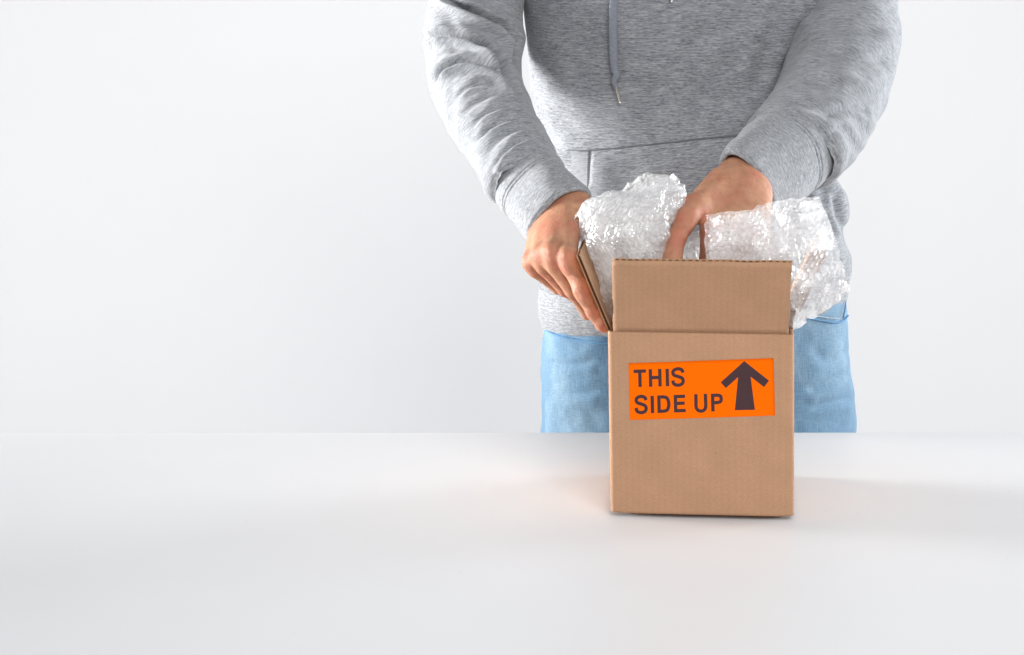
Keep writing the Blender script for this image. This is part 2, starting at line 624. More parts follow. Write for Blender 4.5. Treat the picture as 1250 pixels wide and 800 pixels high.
# ------------------------------------------------------------------ cardboard box
BW, BD, BH = 0.2055, 0.205, 0.2135
LEAN = 0.0048                       # the carton leans a little to one side at the top
base = at(857, 634, -0.022)
yaw = math.atan2(base[0] - CAM[0], base[1] - CAM[1])
BOX = empty("cardboard_box", (base[0], base[1], 0.0), -yaw)
tag(BOX, "open brown cardboard box with an orange arrow sticker on its front", "cardboard box")
BOXM = Matrix.Translation(BOX.location) @ Matrix.Rotation(-yaw, 4, 'Z')
T_CARD = 0.0042
Z0 = 0.0056


def rounded_ring(hw, y0, y1, r, nseg=6, nside=16):
    """closed outline of the box in plan, anticlockwise from the front left corner"""
    pts = []
    cs = [((-hw + r, y0 + r), math.pi, 1.5 * math.pi), ((hw - r, y0 + r), 1.5 * math.pi, 2 * math.pi),
          ((hw - r, y1 - r), 0, 0.5 * math.pi), ((-hw + r, y1 - r), 0.5 * math.pi, math.pi)]
    for k, (c, a0, a1) in enumerate(cs):
        for t in np.linspace(a0, a1, nseg):
            pts.append((c[0] + r * math.cos(t), c[1] + r * math.sin(t)))
        nx = cs[(k + 1) % 4]
        e = (nx[0][0] + r * math.cos(nx[1]), nx[0][1] + r * math.sin(nx[1]))
        s = pts[-1]
        for t in np.linspace(0, 1, nside + 2)[1:-1]:
            pts.append((s[0] + (e[0] - s[0]) * t, s[1] + (e[1] - s[1]) * t))
    return np.array(pts)


def box_wall_shape(P):
    """the slight bulge and skew of a filled carton; P in box coordinates"""
    x, y, z = P[..., 0].copy(), P[..., 1].copy(), P[..., 2].copy()
    h = np.clip(z / BH, 0, 1)
    bul = np.sin(math.pi * h)
    fx = np.clip(1 - (x / (BW / 2)) ** 2, 0, 1)
    fy = np.clip(1 - ((y - BD / 2) / (BD / 2)) ** 2, 0, 1)
    y2 = y + np.where(y < BD / 2, -1, 1) * 0.0016 * bul * fx * np.abs(y - BD / 2) / (BD / 2)
    x2 = x + np.sign(x) * 0.0018 * bul * fy * np.abs(x) / (BW / 2)
    x2 = x2 - LEAN * h
    # the bottom edge lifts a little at the scored corners
    lift = 0.0022 * np.clip((np.abs(x) / (BW / 2) - 0.80) / 0.2, 0, 1) ** 1.5 * np.clip(1 - h * 12, 0, 1)
    return np.stack([x2, y2, z + lift], -1)


def build_carton_wall():
    outer = rounded_ring(BW / 2, 0, BD, 0.0052)
    inner = rounded_ring(BW / 2 - T_CARD, T_CARD, BD - T_CARD, 0.0012)
    zs = np.concatenate([[Z0], np.linspace(Z0 + 0.003, BH - 0.003, 20), [BH]])
    rows = []
    uvs = []
    per = np.concatenate([[0], np.cumsum(np.linalg.norm(np.diff(np.vstack([outer, outer[:1]]), axis=0), axis=1))])
    for z in zs:
        rows.append(np.column_stack([outer, np.full(len(outer), z)]))
    for z in zs[::-1]:
        rows.append(np.column_stack([inner, np.full(len(inner), z - (0.001 if z == BH else 0))]))
    P = box_wall_shape(np.array(rows))
    n, m = P.shape[:2]
    U = np.tile(per[:-1], (n, 1))
    V = np.tile(np.concatenate([zs, 0.5 + zs[::-1]])[:, None], (1, m))
    f = grid_faces(n, m, True)
    # close the bottom rim
    last, first = (n - 1) * m, 0
    c = np.arange(m)
    rim = np.stack([last + c, last + (c + 1) % m, first + (c + 1) % m, first + c], -1)
    uvl = grid_uv_loops(U, V, True, np.full(n, per[-1]))
    uvl = np.vstack([uvl, np.zeros((len(rim) * 4, 2))])
    return make_mesh("carton_wall", P, np.vstack([f, rim]), M_CARD, BOX, uv_loops=uvl)


wall_ob = build_carton_wall()


def panel(name, w, L, pts_fn, parent, flute_along_v=True, curl=0.0, seed=0):
    """one corrugated flap: two liners with the fluted medium between; u across (-w/2..w/2), v from hinge to edge.
    pts_fn maps (u, v, depth) to box coordinates; depth 0 = outer face, T = inner face"""
    tl = 0.00055
    nu, nv = 28, 14
    us = np.linspace(-w / 2, w / 2, nu)
    vs = np.linspace(0, L, nv)
    ob = None
    verts, faces, uv, mats = [], [], [], []

    def slab(d0, d1, mi):
        U, V = np.meshgrid(us, vs)
        wob = 0.0006 * noise3(np.stack([U * 40, V * 3, np.full_like(U, seed)], -1), 1.0, seed)
        Ve = V + np.where(V > L * 0.9, wob, 0)
        Ue = U + np.where(np.abs(U) > w * 0.48, 0.0008 * noise3(np.stack([V * 60, U * 0 + seed, U * 0], -1), 1.0, seed + 3), 0)
        a = pts_fn(Ue, Ve, np.full_like(U, d0))
        b = pts_fn(Ue, Ve, np.full_like(U, d1))
        off = sum(len(x) for x in verts)
        m = nu
        n = nv
        verts.append(a.reshape(-1, 3))
        verts.append(b.reshape(-1, 3))
        uv.append(np.stack([U, V], -1).reshape(-1, 2))
        uv.append(np.stack([U, V + 0.4], -1).reshape(-1, 2))
        g = grid_faces(n, m, False)
        ring = np.concatenate([np.arange(m), m - 1 + m * np.arange(1, n), (n - 1) * m + np.arange(m - 2, -1, -1), m * np.arange(n - 2, 0, -1)])
        side = np.stack([ring, np.roll(ring, -1), np.roll(ring, -1) + n * m, ring + n * m], -1)[:, ::-1]
        for arr in (g + off, g[:, ::-1] + off + n * m, side + off):
            faces.append(arr)
            mats.extend([mi] * len(arr))

    slab(0.0, tl, 0)
    slab(T_CARD - tl, T_CARD, 1)
    # the fluted medium
    nfl = int(w / 0.00115)
    uu = np.linspace(-w / 2 + 0.0006, w / 2 - 0.0006, nfl)
    vv = np.array([0.0, L * 0.5, L - 0.0004])
    U, V = np.meshgrid(uu, vv)
    ph = 2 * math.pi * U / 0.0072
    Dm = T_CARD / 2 + (T_CARD / 2 - tl - 0.0001) * np.tanh(1.6 * np.sin(ph)) / math.tanh(1.6)
    for dd in (0.0, 0.00035):
        a = pts_fn(U, V - dd * 0, Dm + dd)
        off = sum(len(x) for x in verts)
        verts.append(a.reshape(-1, 3))
        uv.append(np.stack([U, V], -1).reshape(-1, 2))
        g = grid_faces(len(vv), nfl, False) + off
        faces.append(g)
        mats.extend([2] * len(g))
    # thin cut edge of the medium
    a0 = sum(len(x) for x in verts) - 2 * 3 * nfl
    e0 = a0 + 2 * nfl + np.arange(nfl)
    e1 = e0 + 3 * nfl
    edge = np.stack([e0[:-1], e0[1:], e1[1:], e1[:-1]], -1)
    faces.append(edge)
    mats.extend([2] * len(edge))
    ob = make_mesh(name, np.vstack(verts), np.vstack(faces), M_CARD, parent, smooth=False, uv=np.vstack(uv))
    ob.data.materials.append(M_CARD_IN)
    ob.data.materials.append(M_FLUTE_SHADED)
    if len(ob.data.polygons) == len(mats):
        ob.data.polygons.foreach_set("material_index", np.array(mats, dtype=np.int32))
    return ob


def flap_fn(hinge, uax, lean_dir, lean_deg, zc=BH, curve=0.0):
    """hinge point (box coords), axis along the hinge, outward direction, lean from vertical"""
    hinge = np.array(hinge, float)
    uax = np.array(uax, float)
    out = np.array(lean_dir, float)
    a = math.radians(lean_deg)
    vdir = out * math.sin(a) + np.array([0, 0, 1.0]) * math.cos(a)
    nin = -out * math.cos(a) + np.array([0, 0, 1.0]) * math.sin(a)   # from the outer towards the inner face

    def fn(U, V, D):
        bow = curve * (V / 0.1) ** 2
        return hinge + U[..., None] * uax + V[..., None] * vdir + (D + bow)[..., None] * nin
    return fn


FL = 0.1005
panel("flap", 0.1935, FL, flap_fn((0.0003 - LEAN, 0.0, BH), (1, 0, 0), (0, -1, 0), 28, curve=-0.0015), BOX, seed=1)
panel("flap", 0.194, 0.0905, flap_fn((-BW / 2 - 0.0002 - LEAN, BD / 2 + 0.001, BH), (0, -1, 0), (-1, 0, 0), 23.5, curve=0.001), BOX, seed=2)
panel("flap", 0.168, 0.0905, flap_fn((BW / 2 - LEAN, BD / 2 + 0.016, BH), (0, 1, 0), (1, 0, 0), 23), BOX, seed=3)
panel("flap", 0.1965, FL, flap_fn((-LEAN, BD, BH), (-1, 0, 0), (0, 1, 0), 78), BOX, seed=4)
# bottom flaps, slightly bowed, carry the box just off the table
for k, (ya, yb) in enumerate(((0.018, BD / 2 - 0.0008), (BD / 2 + 0.0008, BD - 0.008))):
    xs = np.linspace(-BW / 2 + 0.018, BW / 2 - 0.012, 12)
    v, f = [], []
    for z in (0.0006, Z0 + 0.003):
        for y in (ya, yb):
            for x in xs:
                v.append((x, y, z))
    n = len(xs)
    for i in range(n - 1):
        f += [(i, n + i, n + i + 1, i + 1), (2 * n + i, 2 * n + i + 1, 3 * n + i + 1, 3 * n + i),
              (i, i + 1, 2 * n + i + 1, 2 * n + i), (n + i, 3 * n + i, 3 * n + i + 1, n + i + 1)]
    f += [(0, 2 * n, 3 * n, n), (n - 1, 2 * n - 1, 4 * n - 1, 3 * n - 1)]
    make_mesh("bottom_flap", v, f, M_CARD, BOX, smooth=False, uv=np.array(v)[:, :2])

# --- orange sticker with its print; sticker coordinates are the units of an enlarged view (1080 x 424)
inv = BOXM.inverted()


def front_local(px, py):
    """box x, z of the point of the front panel seen at (px, py)"""
    o = inv @ Vector(CAM)
    d = (inv.to_3x3() @ Vector(at(px, py, 0.0) - CAM))
    t = (0.0 - o.y) / d.y
    q = o + d * t
    return np.array([q.x, q.z])


S_TL, S_TR, S_BR, S_BL = (front_local(*c) for c in ((767.2, 443.4), (944.3, 437.2), (946.2, 507.2), (769.0, 512.6)))


def sticker_pt(u, v, lift):
    """u, v in 0..1 across/down the sticker"""
    u = np.asarray(u, float)[..., None]
    v = np.asarray(v, float)[..., None]
    q = (S_TL * (1 - u) + S_TR * u) * (1 - v) + (S_BL * (1 - u) + S_BR * u) * v
    P = np.stack([q[..., 0], np.zeros(q.shape[:-1]), q[..., 1]], -1)
    P[..., 0] += LEAN * np.clip(P[..., 2] / BH, 0, 1)
    P = box_wall_shape(P)
    P[..., 1] -= lift
    return P


U, V = np.meshgrid(np.linspace(0, 1, 40), np.linspace(0, 1, 16))
Pa, Pb = sticker_pt(U, V, 0.00024), sticker_pt(U, V, 0.00012)
nv_, nu_ = U.shape
g = grid_faces(nv_, nu_, False)
ring = np.concatenate([np.arange(nu_), nu_ - 1 + nu_ * np.arange(1, nv_), (nv_ - 1) * nu_ + np.arange(nu_ - 2, -1, -1), nu_ * np.arange(nv_ - 2, 0, -1)])
side = np.stack([ring, ring + nu_ * nv_, np.roll(ring, -1) + nu_ * nv_, np.roll(ring, -1)], -1)
sticker = make_mesh("sticker", np.vstack([Pa.reshape(-1, 3), Pb.reshape(-1, 3)]), np.vstack([g[:, ::-1], side]), M_ORANGE, BOX, smooth=False)


def crop_uv(X, Y):
    """enlarged-view position to sticker u, v"""
    x = X - 75 - 0.024 * (Y - 80)
    y = Y - 80 + 0.0324 * (X - 75)
    return x / 1080.0, y / 424.0


def ribbon(path, w):
    """flat stroke of width w along a path in sticker units; square ends"""
    p = np.asarray(path, float)
    t = np.gradient(p, axis=0)
    if len(p) == 2:
        t = np.repeat([p[1] - p[0]], 2, 0)
    t /= np.linalg.norm(t, axis=1, keepdims=True)
    nrm = np.stack([-t[:, 1], t[:, 0]], 1)
    a, b = p + nrm * w / 2, p - nrm * w / 2
    v = np.vstack([a, b])
    n = len(p)
    return v, [(i, i + 1, n + i + 1, n + i) for i in range(n - 1)]


def dense(a, b, n=8):
    return np.stack([np.linspace(a[0], b[0], n), np.linspace(a[1], b[1], n)], 1)


def bez(p, n=40):
    """Catmull-Rom path"""
    c = np.asarray(p, float)
    return spline(np.hstack([c, np.zeros((len(c), 1))]), n)[:, :2]


def glyph(ch, x0, x1, y0, y1, s):
    h = s / 2
    strokes = []
    if ch == 'T':
        strokes = [dense((x0, y0 + h), (x1, y0 + h)), dense(((x0 + x1) / 2, y0 + s), ((x0 + x1) / 2, y1))]
    elif ch == 'H':
        ym = (y0 + y1) / 2 - 2
        strokes = [dense((x0 + h, y0), (x0 + h, y1)), dense((x1 - h, y0), (x1 - h, y1)), dense((x0 + s, ym), (x1 - s, ym))]
    elif ch == 'I':
        strokes = [dense(((x0 + x1) / 2, y0), ((x0 + x1) / 2, y1))]
    elif ch == 'E':
        ym = (y0 + y1) / 2 - 2
        strokes = [dense((x0 + h, y0), (x0 + h, y1)), dense((x0 + s, y0 + h), (x1 - 3, y0 + h)), dense((x0 + s, ym), (x1 - 7, ym)), dense((x0 + s, y1 - h), (x1, y1 - h))]
    elif ch == 'D':
        w_ = x1 - x0
        strokes = [dense((x0 + h, y0), (x0 + h, y1)),
                   bez([(x0 + s, y0 + h), (x0 + 0.48 * w_, y0 + h), (x0 + 0.76 * w_, y0 + h + 11), (x1 - h, (y0 + y1) / 2), (x0 + 0.76 * w_, y1 - h - 11), (x0 + 0.48 * w_, y1 - h), (x0 + s, y1 - h)], 60)]
    elif ch == 'U':
        w_ = x1 - x0
        strokes = [bez([(x0 + h, y0), (x0 + h, y0 + 40), (x0 + h, y1 - 42), (x0 + 0.27 * w_, y1 - h - 5), (x0 + 0.5 * w_, y1 - h + 2), (x0 + 0.73 * w_, y1 - h - 5), (x1 - h, y1 - 42), (x1 - h, y0 + 40), (x1 - h, y0)], 70)]
    elif ch == 'P':
        w_ = x1 - x0
        yb = y0 + 0.60 * (y1 - y0)
        strokes = [dense((x0 + h, y0), (x0 + h, y1)),
                   bez([(x0 + s, y0 + h), (x0 + 0.52 * w_, y0 + h), (x0 + 0.80 * w_, y0 + h + 7), (x1 - h, (y0 + yb) / 2), (x0 + 0.80 * w_, yb - h - 7), (x0 + 0.52 * w_, yb - h), (x0 + s, yb - h)], 50)]
    elif ch == 'S':
        w_, hh = x1 - x0, y1 - y0
        q = [(0.885, 0.285), (0.80, 0.14), (0.50, 0.075), (0.20, 0.15), (0.125, 0.28), (0.22, 0.40), (0.50, 0.475),
             (0.79, 0.56), (0.885, 0.71), (0.79, 0.86), (0.50, 0.925), (0.19, 0.855), (0.10, 0.67)]
        strokes = [bez([(x0 + a * w_, y0 + b * hh) for a, b in q], 90)]
    out = []
    for st in strokes:
        out.append(ribbon(st, s))
    return out


vv, ff = [], []
for ch, X0, X1, Yt, Yb in (('T', 114, 207, 127, 257), ('H', 227, 322, 123, 254), ('I', 355, 375, 121, 251), ('S', 395, 494, 111, 254),
                           ('S', 121, 217, 316, 459), ('I', 243, 263, 322, 452), ('D', 290, 388, 318, 449), ('E', 413, 501, 314, 445),
                           ('U', 566, 662, 308, 446), ('P', 690, 778, 305, 437)):
    # letters stand square on the sticker: work in sticker units
    u0, v0 = crop_uv((X0 + X1) / 2, Yt)
    u1, v1 = crop_uv((X0 + X1) / 2, Yb)
    xc = (u0 + u1) / 2 * 1080
    w_ = X1 - X0
    if ch == 'H':
        v1 -= 0.0
    for v, f in glyph(ch, xc - w_ / 2, xc + w_ / 2, v0 * 424, v1 * 424, 25):
        off = sum(len(a) for a in vv)
        vv.append(v)
        ff += [tuple(i + off for i in q) for q in f]
vv = np.vstack(vv)
make_mesh("lettering", sticker_pt(vv[:, 0] / 1080, vv[:, 1] / 424, 0.00030), ff, M_PRINT, sticker, smooth=False)
arrow = [(937, 66), (1120, 211), (1083, 258), (984, 181), (1015, 426), (866, 429), (891, 184), (800, 265), (762, 222)]
ap = np.array([crop_uv(*q) for q in arrow])
cx = ap[[0, 3, 6]].mean(0)
make_mesh("arrow", sticker_pt(ap[:, 0], ap[:, 1], 0.00030), [(0, 1, 2, 3), (0, 3, 6), (0, 6, 7, 8), (3, 4, 5, 6)], M_PRINT, sticker, smooth=False)

# ------------------------------------------------------------------ person
PERSON = empty("person", (float(at(853, 400, 0.56)[0]), 0.56, FLOOR_Z))
tag(PERSON, "person in a grey hoodie and light blue jeans packing the cardboard box", "person")


def child(ob, parent):
    """parent while the mesh stays where it was built (world coordinates)"""
    ob.parent = parent
    bpy.context.view_layer.update()
    ob.matrix_parent_inverse = parent.matrix_world.inverted()
    return ob


# --- hoodie body
NR, NC = 420, 720
YC = 0.56


def torso_rows(py):
    L = smooth_interp(py, [(-200, 668), (-110, 638), (0, 636), (50, 642), (100, 649), (150, 660), (200, 666), (250, 667), (300, 664), (350, 659), (375, 657), (385, 658), (400, 663), (450, 663)])
    R = smooth_interp(py, [(-200, 980), (-110, 1012), (0, 1010), (80, 1004), (150, 1000), (190, 1002), (220, 1012), (250, 1030), (275, 1034), (295, 1028), (320, 1033), (350, 1039), (375, 1036), (400, 1034), (450, 1034)])
    tilt = smooth_interp(py, [(-200, 0), (0, 0), (200, 8), (300, 16), (400, 33), (450, 35)])
    b = smooth_interp(py, [(-200, 0.10), (-110, 0.135), (0, 0.135), (100, 0.130), (200, 0.128), (300, 0.135), (375, 0.138), (400, 0.128), (450, 0.124)])
    yc = smooth_interp(py, [(-200, 0.53), (0, 0.545), (200, 0.562), (450, 0.565)])
    return L, R, tilt, b, yc


def torso_surface(pys, m):
    L, R, tilt, b, yc = torso_rows(pys)
    P = np.zeros((len(pys), m, 3))
    th = np.linspace(0, 2 * math.pi, m, endpoint=False)
    for k, py in enumerate(pys):
        l, r = at(L[k], py, YC), at(R[k], py - tilt[k], YC)
        c, e = (l + r) / 2, (r - l) / 2
        cs, sn = np.cos(th), np.sin(th)
        q = 2.35
        den = (np.abs(cs) ** q + np.abs(sn) ** q) ** (-1 / q)
        c = c + np.array([0, yc[k] - YC, 0])
        P[k] = c + (cs * den)[:, None] * e + (sn * den)[:, None] * np.array([0, b[k], 0])
    return P, th


def build_hoodie():
    pys = np.linspace(-150, 352, NR)
    P, th = torso_surface(pys, NC)
    N = grid_normals(P, True)
    if (N[NR // 2, int(NC * 0.75)] @ np.array([0, -1, 0])) < 0:
        N = -N
    fl = [([(958, -10), (948, 40), (925, 95), (905, 135)], 0.006, 13, 0.006),
          ([(985, 20), (972, 60), (955, 100)], 0.010, 14, 0.003),
          ([(893, 50), (886, 105), (894, 160)], 0.006, 12, 0.006),
          ([(655, 60), (668, 100), (690, 150), (720, 178)], 0.004, 20, 0.004),
          ([(700, 20), (712, 80), (735, 150)], 0.004, 22, 0.004),
          ([(775, 140), (815, 100), (868, 20)], 0.004, 16, 0.004),
          ([(800, 150), (850, 120), (900, 60)], 0.003, 22, 0.003),
          ([(645, 130), (662, 160), (690, 190)], 0.004, 9, 0.004),
          ([(775, 330), (830, 270), (880, 215)], 0.003, 20, 0.003),
          ([(1015, 232), (1020, 262), (1032, 285)], 0.007, 5, 0.004),
          ([(1000, 215), (1006, 250), (1014, 290)], 0.004, 8, 0.003)]
    D = folds(P, N, fl)
    D += 0.0065 * noise3(P * np.array([1, 1, 0.75]), 10, 5) + 0.0024 * noise3(P * np.array([1, 1, 0.8]), 27, 6)
    # the hem gathers: short upright puckers just above the waistband
    g_ = np.clip((pys - 290) / 55, 0, 1)[:, None]
    D += g_ * 0.0022 * noise3(P * np.array([1, 1, 0.25]), 60, 9)
    D += 0.004 * np.exp(-((pys - 335) / 14) ** 2)[:, None]
    P = P + N * D[..., None]
    U = np.cumsum(np.concatenate([np.zeros((NR, 1)), np.linalg.norm(np.diff(P, axis=1), axis=2)], 1), 1)
    per = U[:, -1] + np.linalg.norm(P[:, 0] - P[:, -1], axis=1)
    U = U / per[:, None] * 1.10
    V = np.tile((pys * 0.00106)[:, None], (1, NC))
    uvl = grid_uv_loops(U, V, True, np.full(NR, 1.10))
    f = grid_faces(NR, NC, True)
    # shoulder cap closes the top, out of the picture
    P2 = np.vstack([P.reshape(-1, 3), P[0].mean(0)[None] + np.array([[0, 0, 0.03]])])
    cap = np.array([[(k + 1) % NC, k, NR * NC, NR * NC] for k in range(NC)])
    ob = make_mesh("hoodie", P2, f, M_HOOD, None, uv_loops=uvl)
    return ob, P


HOODIE, HP = build_hoodie()
child(HOODIE, PERSON)
bvh_h = BVHTree.FromPolygons([tuple(q) for q in HP.reshape(-1, 3)], [tuple(int(i) for i in q) for q in grid_faces(NR, NC, True)])


def on(bvh, px, py, lift=0.0):
    d = Vector(at(px, py, 0.0) - CAM).normalized()
    hit = bvh.ray_cast(Vector(CAM), d)
    if hit[0] is None:
        return None
    n = hit[1]
    if n.dot(d) > 0:
        n = -n
    return np.array(hit[0] + n * lift)


def build_waistband():
    pys = np.concatenate([np.linspace(347, 402, 70)])
    P, th = torso_surface(pys, NC)
    N = grid_normals(P, True)
    if (N[20, int(NC * 0.75)] @ np.array([0, -1, 0])) < 0:
        N = -N
    D = 0.0022 * noise3(P * np.array([1, 1, 0.3]), 26, 12) 
    edge = np.clip((402 - pys) / 6, 0, 1)
    D = D - 0.004 * (1 - edge[:, None]) ** 2 - 0.004 * np.exp(-((pys - 347) / 3.0) ** 2)[:, None]
    P = P + N * D[..., None]
    back = P[-1:] - N[-1:] * 0.004 + np.array([0, 0, 0.0])
    back2 = P[-8:-7] - N[-8:-7] * 0.006
    P = np.concatenate([P, back, back2], 0)
    n = len(P)
    U = np.tile(np.linspace(0, 1.1, NC, endpoint=False)[None], (n, 1))
    V = np.tile((np.arange(n) * 0.0008)[:, None], (1, NC))
    ob = make_mesh("hem_band", P, grid_faces(n, NC, True), M_RIB, None, uv_loops=grid_uv_loops(U, V, True, np.full(n, 1.1)))
    return child(ob, HOODIE)


build_waistband()


# --- sleeves and cuffs
def sleeve(ctrl, fl, seed, m=520, n=560, noise_amp=1.0, cuff=None, flat=(1, 1)):
    c = np.array([np.concatenate([at(px, py, Y), [r * ppm(at(px, py, Y)), fa]]) for px, py, Y, r, fa in ctrl])
    s = spline(c, n)
    C, R, FA = s[:, :3], s[:, 3], s[:, 4]
    P, th = tube(C, R * FA, R, m)
    N = P - C[:, None]
    N /= np.linalg.norm(N, axis=-1, keepdims=True)
    arc = np.concatenate([[0], np.cumsum(np.linalg.norm(np.diff(C, axis=0), axis=1))])
    D = folds(P, N, fl)
    # loose cloth: rings that wander round the arm, stronger where the sleeve bunches
    Q = np.stack([np.cos(th)[None] * 1.2 + 0 * arc[:, None], np.sin(th)[None] * 1.2 + 0 * arc[:, None], arc[:, None] * 26 + 0.9 * np.cos(th + 0.6)[None]], -1)
    D += noise_amp * 0.0022 * noise3(Q, 1.0, seed) + noise_amp * 0.0009 * noise3(Q * np.array([2, 2, 2.3]), 1.0, seed + 1)
    D += 0.0018 * noise3(P, 22, seed + 2)
    # gathered into the cuff at the end
    e = (arc[-1] - arc)[:, None]
    D += 0.0006 * np.exp(-(e / 0.02)) * np.sin(th * 18 + 4 * noise3(P, 18, seed + 4))
    D += -0.0075 * np.exp(-(e / 0.0045) ** 2) + 0.0030 * np.exp(-((e - 0.017) / 0.010) ** 2)
    P = P + N * D[..., None]
    per = 2 * math.pi * R.mean()
    U = np.tile((th / (2 * math.pi) * per)[None], (n, 1))
    V = np.tile(arc[:, None], (1, m))
    ob = make_mesh("sleeve", P, grid_faces(n, m, True), M_SLEEVE, None, uv_loops=grid_uv_loops(U, V, True, np.full(n, per)))
    return child(ob, HOODIE)


def cuff(ctrl, seed, m=420, n=130, fl=()):
    c = np.array([np.concatenate([at(px, py, Y), [r * ppm(at(px, py, Y)), fa]]) for px, py, Y, r, fa in ctrl])
    s = spline(c, n)
    C, R, FA = s[:, :3], s[:, 3], s[:, 4]
    P, th = tube(C, R * FA, R, m)
    N = P - C[:, None]
    N /= np.linalg.norm(N, axis=-1, keepdims=True)
    arc = np.concatenate([[0], np.cumsum(np.linalg.norm(np.diff(C, axis=0), axis=1))])
    D = 0.0022 * noise3(P, 30, seed) 
    if fl:
        D += folds(P, N, fl)
    e = (arc[-1] - arc)[:, None]
    D += -0.003 * np.exp(-(e / 0.0025) ** 2)
    # double row of seam stitching where the cuff meets the sleeve
    a_ = arc[:, None]
    for q in (0.0385, 0.0440):
        D += -0.0017 * np.exp(-((a_ - q) / 0.0011) ** 2)
    P = P + N * D[..., None]
    # roll the opening to the inside
    T = C[-1] - C[-2]
    T /= np.linalg.norm(T)
    inner = [P[-1] - N[-1] * 0.0012 + T * 0.0008, P[-1] - N[-1] * 0.0034 + T * 0.0002]
    for k in range(1, 40, 6):
        inner.append(P[-1 - k] - N[-1 - k] * 0.0055)
    P = np.concatenate([P, np.array(inner)], 0)
    nn = len(P)
    per = 2 * math.pi * R.mean()
    U = np.tile((th / (2 * math.pi) * per)[None], (nn, 1))
    V = np.tile(np.linspace(0, arc[-1] * 1.2, nn)[:, None], (1, m))
    ob = make_mesh("cuff", P, grid_faces(nn, m, True), M_RIB, None, uv_loops=grid_uv_loops(U, V, True, np.full(nn, per)))
    return child(ob, HOODIE)


left_folds = [
    ([(506, 47), (540, 44), (570, 48), (596, 64), (616, 88), (630, 106)], 0.0210, 3.8, 0.0120),
    ([(530, -10), (556, 4), (588, 20), (612, 36), (628, 60), (622, 88)], 0.0190, 3.8, 0.0110),
    ([(526, 108), (540, 88), (566, 77), (598, 84), (624, 106), (638, 126)], 0.0140, 3.6, 0.0090),
    ([(598, 26), (618, 36), (634, 60)], 0.006, 4, 0.004),
    ([(552, 126), (574, 106), (602, 102), (632, 118)], 0.0030, 2.8, 0.0018),
    ([(562, 146), (584, 124), (612, 117), (642, 134)], 0.0022, 3.4, 0.0014),
    ([(570, 160), (592, 139), (620, 130), (648, 146)], 0.0030, 2.4, 0.0014),
    ([(576, 178), (600, 153), (630, 144), (656, 158)], 0.0040, 3.0, 0.0020),
    ([(586, 196), (610, 168), (640, 156), (666, 170)], 0.0028, 4.2, 0.0020),
    ([(598, 212), (618, 186), (646, 168), (676, 178)], 0.0040, 3.0, 0.0022),
    ([(604, 232), (614, 214), (632, 196)], 0.0030, 3.0, 0.0030),
    ([(540, 18), (556, 40), (548, 66)], 0.003, 8, 0.002),
]
right_folds = [
    ([(1108, 60), (1070, 74), (1030, 70), (990, 52)], 0.0026, 9, 0.0026),
    ([(1090, 110), (1055, 120), (1010, 108), (970, 84)], 0.0024, 8, 0.0026),
    ([(1062, 172), (1042, 148), (1018, 140), (1000, 146)], 0.0022, 6, 0.0018),
    ([(1050, 196), (1036, 168), (1022, 158), (1008, 160)], 0.0020, 5, 0.0016),
    ([(1075, 140), (1040, 134), (1000, 138), (960, 118)], 0.0026, 6, 0.0026),
    ([(1010, 0), (1018, 50), (1000, 110)], 0.0022, 14, 0.0024),
    ([(985, -10), (1000, 20), (1040, 40), (1090, 30)], 0.0024, 9, 0.0022),
]
# (px, py, Y, radius px, front-to-back squash)
sleeve([(612, -150, 0.52, 76, 0.95), (588, -70, 0.515, 66, 0.95), (581, 0, 0.50, 60, 0.95), (577, 50, 0.475, 60, 0.95), (580, 95, 0.435, 57, 0.92),
        (596, 138, 0.375, 53, 0.90), (620, 182, 0.30, 51, 0.85), (646, 226, 0.225, 50, 0.78)], left_folds, 21)
cuff([(636, 213, 0.246, 43, 0.76), (643, 222, 0.232, 46, 0.80), (657, 237, 0.205, 48, 0.72), (672, 253, 0.178, 49.5, 0.74), (685, 266, 0.158, 50, 0.72)], 31)
sleeve([(1046, -150, 0.52, 80, 0.95), (1040, -70, 0.52, 70, 0.95), (1036, 0, 0.505, 61, 0.95), (1034, 45, 0.48, 64, 0.95), (1022, 95, 0.43, 66, 0.92),
        (998, 145, 0.36, 66, 0.88), (965, 186, 0.28, 62, 0.82)], right_folds, 41, noise_amp=0.95)
cuff([(978, 173, 0.302, 54, 0.80), (968, 182, 0.287, 58, 0.82), (948, 198, 0.255, 58, 0.76), (926, 214, 0.22, 55, 0.68), (910, 228, 0.19, 51, 0.60)], 51)

